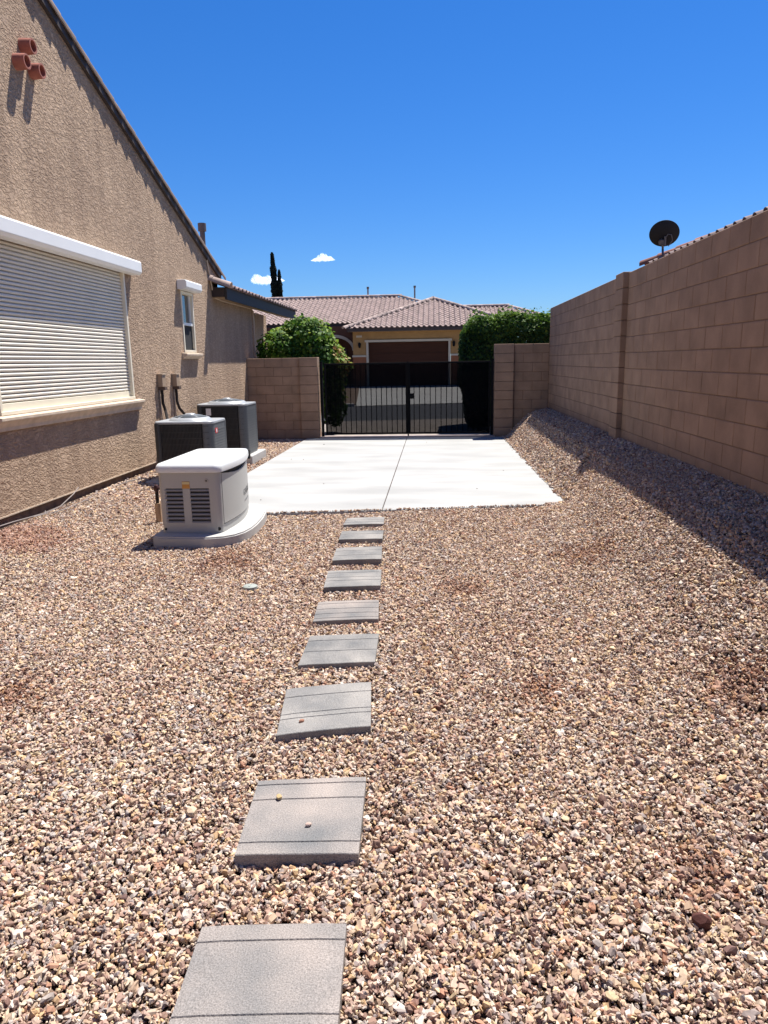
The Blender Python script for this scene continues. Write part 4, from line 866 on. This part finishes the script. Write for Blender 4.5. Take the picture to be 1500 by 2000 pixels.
def dish():
    c = Vector((4.02, 13.6, 3.82)); r = empty('satellite_dish', c, 'black oval satellite dish seen from behind above the right wall', 'satellite dish')
    fwd = Vector((.25, .86, .42)).normalized(); sd = fwd.cross(Vector((0, 0, 1))).normalized(); up = sd.cross(fwd)
    R = Matrix((sd, up, fwd)).transposed(); n = 36; rings = 7; v = [(0, 0, -.055)]
    for q in range(1, rings+1):
        t = q/rings
        for k in range(n): a = 2*math.pi*k/n; v.append((.252*t*math.cos(a), .228*t*math.sin(a), -.055+.055*t*t))
    f = [(0, 1+k, 1+(k+1) % n) for k in range(n)]+[(1+(q-1)*n+k, 1+q*n+k, 1+q*n+(k+1) % n, 1+(q-1)*n+(k+1) % n) for q in range(1, rings) for k in range(n)]
    nb = len(v); v2 = [(x, y, z+.006) for x, y, z in v]; f2 = [tuple(i+nb for i in q[::-1]) for q in f]
    rim = [(1+(rings-1)*n+k, 1+(rings-1)*n+(k+1) % n, nb+1+(rings-1)*n+(k+1) % n, nb+1+(rings-1)*n+k) for k in range(n)]
    o = MB().add([R @ Vector(p) for p in v+v2], f+f2+rim).build('reflector', m_dish, r, smooth=True)
    bp = lambda x, y, z: R @ Vector((x, y, z))
    MB().tube([bp(-.04, -.12, -.055), bp(-.04, -.12, -.12)], .05, 8).tube([bp(.02, -.03, -.07), bp(.02, -.18, -.10)], .02, 8).build('mount_bracket', m_bracket, r)
    MB().tube([bp(-.02, -.14, -.11), bp(-.01, -.24, -.10), Vector((-.02, -.05, -.34)), Vector((.06, .0, -.50))], .02, 8).build('mast', m_bracket, r, smooth=True)
    MB().tube([bp(.0, -.10, -.10), bp(.06, .02, -.12), bp(.12, .0, -.11), bp(.14, -.10, -.10), bp(.08, -.2, -.09)], .007, 6).build('coax_cable', m_bracket, r, smooth=True)
    MB().tube([bp(0, -.25, .0), bp(0, -.30, .25), bp(0, -.2, .42)], .012, 6).tube([bp(0, -.2, .40), bp(0, -.16, .48)], .03, 8).build('feed_arm', m_bracket, r, smooth=True)
dish()

# ------------------------------------------------------------------ foliage
def leaves(name, pos, nrm, size, tone, m, parent, fold=.35, aspect=2.0):
    n = len(pos); d = RNG.normal(0, 1, (n, 3)); nn = nrm/np.linalg.norm(nrm, axis=1)[:, None]
    d -= nn*(d*nn).sum(1)[:, None]; d /= np.linalg.norm(d, axis=1)[:, None]; b = np.cross(nn, d)
    s = size[:, None]; w = b*s/aspect
    v = np.stack([pos-d*s*.5, pos+w-nn*s*fold*.2, pos+d*s*.5, pos-w-nn*s*fold*.2], 1).reshape(-1, 3)
    i = np.arange(n)*4; f = np.concatenate([np.stack([i, i+1, i+2], 1), np.stack([i, i+2, i+3], 1)])
    me = bpy.data.meshes.new(name); me.vertices.add(len(v)); me.vertices.foreach_set('co', v.astype(np.float32).ravel())
    me.loops.add(f.size); me.loops.foreach_set('vertex_index', f.ravel().astype(np.int32)); me.polygons.add(len(f)); me.polygons.foreach_set('loop_start', np.arange(0, f.size, 3, dtype=np.int32)); me.polygons.foreach_set('loop_total', np.full(len(f), 3, np.int32))
    me.update(calc_edges=True); a = me.attributes.new('tone', 'FLOAT', 'POINT'); a.data.foreach_set('value', np.repeat(tone, 4).astype(np.float32))
    me.materials.append(m); o = link(name, me, None, parent); o['kind'] = 'stuff'; return o
def lump(p, seed, f=1.6):
    return (np.sin(p[:, 0]*2.3*f+seed)+np.sin(p[:, 1]*2.9*f+seed*1.7)+np.sin(p[:, 2]*3.1*f+seed*.6)+np.sin((p[:, 0]+p[:, 2])*4.7*f+seed))/4
def blob_leaves(centers, n, seed, flat=.5):
    """leaves gathered in clumps over several ellipsoids, ragged outline"""
    out = []; nr = []
    tot = sum(c[3]*c[4]*c[5] for c in centers)**1
    for c in centers:
        k = int(n*(c[3]*c[4]*c[5])/tot); u = RNG.normal(0, 1, (k, 3)); u /= np.linalg.norm(u, axis=1)[:, None]
        r = 1-np.abs(RNG.normal(0, .16, k)); r = np.clip(r, .25, 1.0)
        q = u*r[:, None]; rough = 1+.13*lump(u*2.2+np.array(c[:3]), seed)+.05*RNG.normal(0, 1, k)
        p = np.array(c[:3])+q*rough[:, None]*np.array(c[3:6]); out.append(p); nr.append(u+RNG.normal(0, .55, (k, 3))+np.array([0, 0, .35]))
    return np.concatenate(out), np.concatenate(nr)
# left shrub behind the low wall
bl = empty('green_shrub', (-3.35, 17.9, 0), 'bright green leafy shrub with reddish tips behind the low left wall', 'shrub')
cs = [(-3.72, 17.8, 1.95, .68, .6, .62), (-3.15, 17.9, 2.20, .66, .6, .62), (-2.72, 17.8, 1.75, .52, .5, .62), (-3.9, 17.9, 1.5, .5, .5, .7), (-3.2, 17.8, 1.3, .8, .6, .9), (-2.62, 17.7, 1.2, .42, .45, .7), (-2.55, 17.7, .65, .35, .4, .55), (-2.38, 17.7, 1.62, .34, .35, .30), (-3.35, 17.9, 2.50, .42, .4, .32)]
p, nr = blob_leaves(cs, 14500, 2.0); k = p[:, 2] > .05; p, nr = p[k], nr[k]
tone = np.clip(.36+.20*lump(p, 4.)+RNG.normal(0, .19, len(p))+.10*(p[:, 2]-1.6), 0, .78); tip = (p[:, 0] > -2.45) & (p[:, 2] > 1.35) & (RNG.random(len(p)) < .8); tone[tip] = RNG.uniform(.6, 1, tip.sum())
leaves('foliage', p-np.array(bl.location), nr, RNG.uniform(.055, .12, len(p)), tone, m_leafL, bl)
mb = MB()
for k in range(9):
    a = k*.7; x, y = .12*math.cos(a), .12*math.sin(a); mb.tube([(x, y, -.05), (x*2.2, y*2, .8), (x*5.5+random.uniform(-.1, .1), y*3.5, 1.75), (x*6.5, y*3, 2.3)], [.028, .022, .014, .006], 6)
mb.build('stem', m_bark, bl)
# new shoots sticking out on top
# right hedge behind the gate
hd = empty('hedge', (2.2, 18.6, 0), 'tall dense dark green hedge beyond the right side of the gate', 'hedge')
def hedge_pts(n):
    x0, x1, y0, y1, z0, z1 = .62, 4.6, 17.35, 19.9, .12, 2.72
    f = RNG.random(n); p = np.stack([RNG.uniform(x0, x1, n), RNG.uniform(y0, y1, n), RNG.uniform(z0, z1, n)], 1); nr = np.zeros((n, 3))
    d = np.abs(RNG.normal(0, .13, n)); a = f < .42; b = (f >= .42) & (f < .60); c = (f >= .60) & (f < .80)
    p[a, 1] = y0+d[a]; nr[a] = (0, -1, .3); p[b, 0] = x0+d[b]; nr[b] = (-1, 0, .3); p[c, 2] = z1-d[c]; nr[c] = (0, 0, 1)
    # round the shoulders and lean the left flank out towards the foot
    r = .42; dx = np.clip((x0+r-p[:, 0])/r, 0, 1); dz = np.clip((p[:, 2]-(z1-r))/r, 0, 1); dy = np.clip((y0+r-p[:, 1])/r, 0, 1)
    p[:, 2] -= dz*r*(.45*dx**2+.35*dy**2); p[:, 0] += r*.35*dz**2*dx; p[:, 1] += r*.3*dz**2*dy
    p[:, 0] += .22*np.clip((1.1-p[:, 2])/1.1, 0, 1)*np.clip((x0+.8-p[:, 0])/.8, 0, 1)
    lm = lump(p, 1.3, 1.5); p[:, 1] -= .10*lm*(a); p[:, 2] += (.13*lm+.03)*(c); p[:, 0] -= .09*lm*b
    sh = c & (RNG.random(n) < .05); p[sh, 2] += RNG.uniform(.03, .20, sh.sum())
    return p, nr+RNG.normal(0, .6, (n, 3))
p, nr = hedge_pts(78000); tone = np.clip(.34+.2*lump(p, 7., 2)+RNG.normal(0, .16, len(p))+.28*np.clip(p[:, 2]-2.1, -1.2, 1), 0, 1)  # leaf tone rises towards the top: sunlight put into the colour
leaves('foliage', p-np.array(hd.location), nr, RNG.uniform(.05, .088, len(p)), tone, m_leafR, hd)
mb = MB()
for k in range(14):
    x, y = random.uniform(-1.3, 2), random.uniform(-1, 1); mb.tube([(x, y, -.05), (x+random.uniform(-.1, .1), y, 1.0), (x+random.uniform(-.2, .2), y+random.uniform(-.2, .2), 2.4)], [.04, .03, .01], 6)
mb.build('stem', m_bark, hd)
# cypress far off
cy = empty('cypress_tree', (-13.05, 60, 0), 'dark narrow cypress tree rising behind the eave', 'tree')
def spire(n, cx, z0, z1, w, top):
    t = RNG.random(n)**.8; z = z0+(z1-z0)*t; r = w*np.clip(1-t, 0, 1)**.42*(1+.14*np.sin(z*5)+.1*np.sin(z*11+1)); r = np.minimum(r, w); a = RNG.uniform(0, 6.283, n); q = 1-np.abs(RNG.normal(0, .25, n)); q = np.clip(q, 0, 1.1)
    x = cx+r*q*np.cos(a)-top*t**3; y = r*q*np.sin(a); return np.stack([x, y, z], 1), np.stack([np.cos(a), np.sin(a), .4+0*a], 1)
p1, n1 = spire(14000, -.02, 0, 10.45, .50, .16); p2, n2 = spire(6500, .34, 0, 9.1, .42, -.0); p = np.concatenate([p1, p2]); nr = np.concatenate([n1, n2])+RNG.normal(0, .5, (20500, 3))
leaves('foliage', p, nr, RNG.uniform(.12, .24, len(p)), np.clip(RNG.normal(.4, .25, len(p)), 0, 1), m_leafC, cy, aspect=2.6)
MB().tube([(0, 0, -.2), (0, 0, 5), (0, 0, 9.6)], [.16, .1, .03], 8).build('trunk', m_bark, cy)
# far yard: two pale rocks and a dark low plant seen through the gate
for k, (x, y, s, fl) in enumerate([(-4.55, 31.6, .42, .8), (-5.3, 31.3, .30, .7)]):
    o = stone((x, y, .12), s, (.50, .46, .42), ['larger pale boulder in the yard seen through the gate', 'smaller pale boulder left of the larger one in the far yard'][k], 'boulder', 'boulder', 'boulders in the far yard', seed=60+k, flat=fl); 
yp = empty('yard_plant', (-4.8, 30.6, .03), 'low dark plant in front of the boulders seen through the gate', 'plant')
u = RNG.normal(0, 1, (1500, 3)); u[:, 2] = np.abs(u[:, 2]); u /= np.linalg.norm(u, axis=1)[:, None]; p = u*np.array([.8, .4, .36])*RNG.uniform(.5, 1, (1500, 1))
leaves('foliage', p, u+RNG.normal(0, .5, (1500, 3)), RNG.uniform(.06, .12, 1500), RNG.random(1500), m_leafD, yp); MB().tube([(0, 0, 0), (.1, 0, .25)], .02, 6).build('stem', m_bark, yp)

# ------------------------------------------------------------------ two small clouds low over the roofs
def cloud_mat():
    # thin vapour: lets light through from behind, thins out towards its rim
    m, t, b = new_mat('cloud_vapour'); N, L = t.nodes, t.links
    df = N.new('ShaderNodeBsdfDiffuse'); df.inputs[0].default_value = (.9, .9, .9, 1); tl = N.new('ShaderNodeBsdfTranslucent'); tl.inputs[0].default_value = (.95, .95, .95, 1)
    add = N.new('ShaderNodeAddShader'); L.new(df.outputs[0], add.inputs[0]); L.new(tl.outputs[0], add.inputs[1])
    lw = N.new('ShaderNodeLayerWeight'); lw.inputs[0].default_value = .5; g = N.new('ShaderNodeNewGeometry'); nz = N.new('ShaderNodeTexNoise'); nz.inputs['Scale'].default_value = .06; nz.inputs['Detail'].default_value = 5; L.new(g.outputs['Position'], nz.inputs['Vector'])
    inv = N.new('ShaderNodeMath'); inv.operation = 'SUBTRACT'; inv.inputs[0].default_value = 1; L.new(lw.outputs['Facing'], inv.inputs[1])
    ml = N.new('ShaderNodeMath'); ml.operation = 'MULTIPLY_ADD'; ml.inputs[1].default_value = .8; ml.inputs[2].default_value = -.42; L.new(nz.outputs['Fac'], ml.inputs[0])
    ad = N.new('ShaderNodeMath'); ad.operation = 'ADD'; L.new(inv.outputs[0], ad.inputs[0]); L.new(ml.outputs[0], ad.inputs[1])
    mr = N.new('ShaderNodeMapRange'); mr.interpolation_type = 'SMOOTHSTEP'; mr.inputs['From Min'].default_value = .10; mr.inputs['From Max'].default_value = 1.35; mr.inputs['To Max'].default_value = .72; L.new(ad.outputs[0], mr.inputs[0])
    tr = N.new('ShaderNodeBsdfTransparent'); mx = N.new('ShaderNodeMixShader'); L.new(mr.outputs[0], mx.inputs[0]); L.new(tr.outputs[0], mx.inputs[1]); L.new(add.outputs[0], mx.inputs[2]); L.new(mx.outputs[0], N['Material Output'].inputs[0]); return m
m_cloud = cloud_mat()
def cloud(xs, tops, bots, label):
    """one lumpy body: heights given along its length, round in section"""
    n = 60; m_ = 24; X = np.linspace(xs[0], xs[-1], n); T = np.interp(X, xs, tops); B = np.interp(X, xs, bots); k = np.array([.25, .5, .25])
    for _ in range(2): T[1:-1] = np.convolve(T, k, 'same')[1:-1]; B[1:-1] = np.convolve(B, k, 'same')[1:-1]
    v = []; 
    for i in range(n):
        zc = (T[i]*.35+B[i]*.65)
        for q in range(m_):
            a = 2*math.pi*q/m_; up = math.sin(a); rz_ = (T[i]-zc) if up > 0 else (zc-B[i]); w = 1+.10*math.sin(X[i]*.31+a*3)+.07*math.sin(X[i]*.73+a*5)
            v.append((X[i], math.cos(a)*(T[i]-B[i])*.8*w, zc+up*rz_*w))
    f = [(i*m_+q, i*m_+(q+1) % m_, (i+1)*m_+(q+1) % m_, (i+1)*m_+q) for i in range(n-1) for q in range(m_)]+[tuple(range(m_))[::-1], tuple(range((n-1)*m_, n*m_))]
    mb = MB().add(v, f); me = mb.mesh('cloud')
    for p_ in me.polygons: p_.use_smooth = True
    cx_, cz_ = float(X.mean()), float((T+B).mean()/2); o_ = link('cloud', me, m_cloud, None, (cx_*.14, 3000, cz_*.14)); o_.scale = (.86, .86, .86)
    P(o_, label, 'cloud', 'small white clouds')
cloud([-512, -500, -485, -470, -455, -442, -430, -418, -405, -395], [405, 411, 420, 430, 437, 433, 424, 422, 414, 405], [404, 400, 398, 397, 397, 397, 398, 399, 401, 404], 'small white cloud alone in the blue, right of the cypress')
cloud([-770, -760, -745, -728, -712, -698, -682, -665, -648, -632, -615, -600], [337, 350, 361, 362, 352, 350, 356, 352, 349, 346, 339, 331], [333, 322, 316, 313, 311, 311, 311, 313, 317, 320, 324, 329], 'white cloud partly hidden behind the cypress tip')
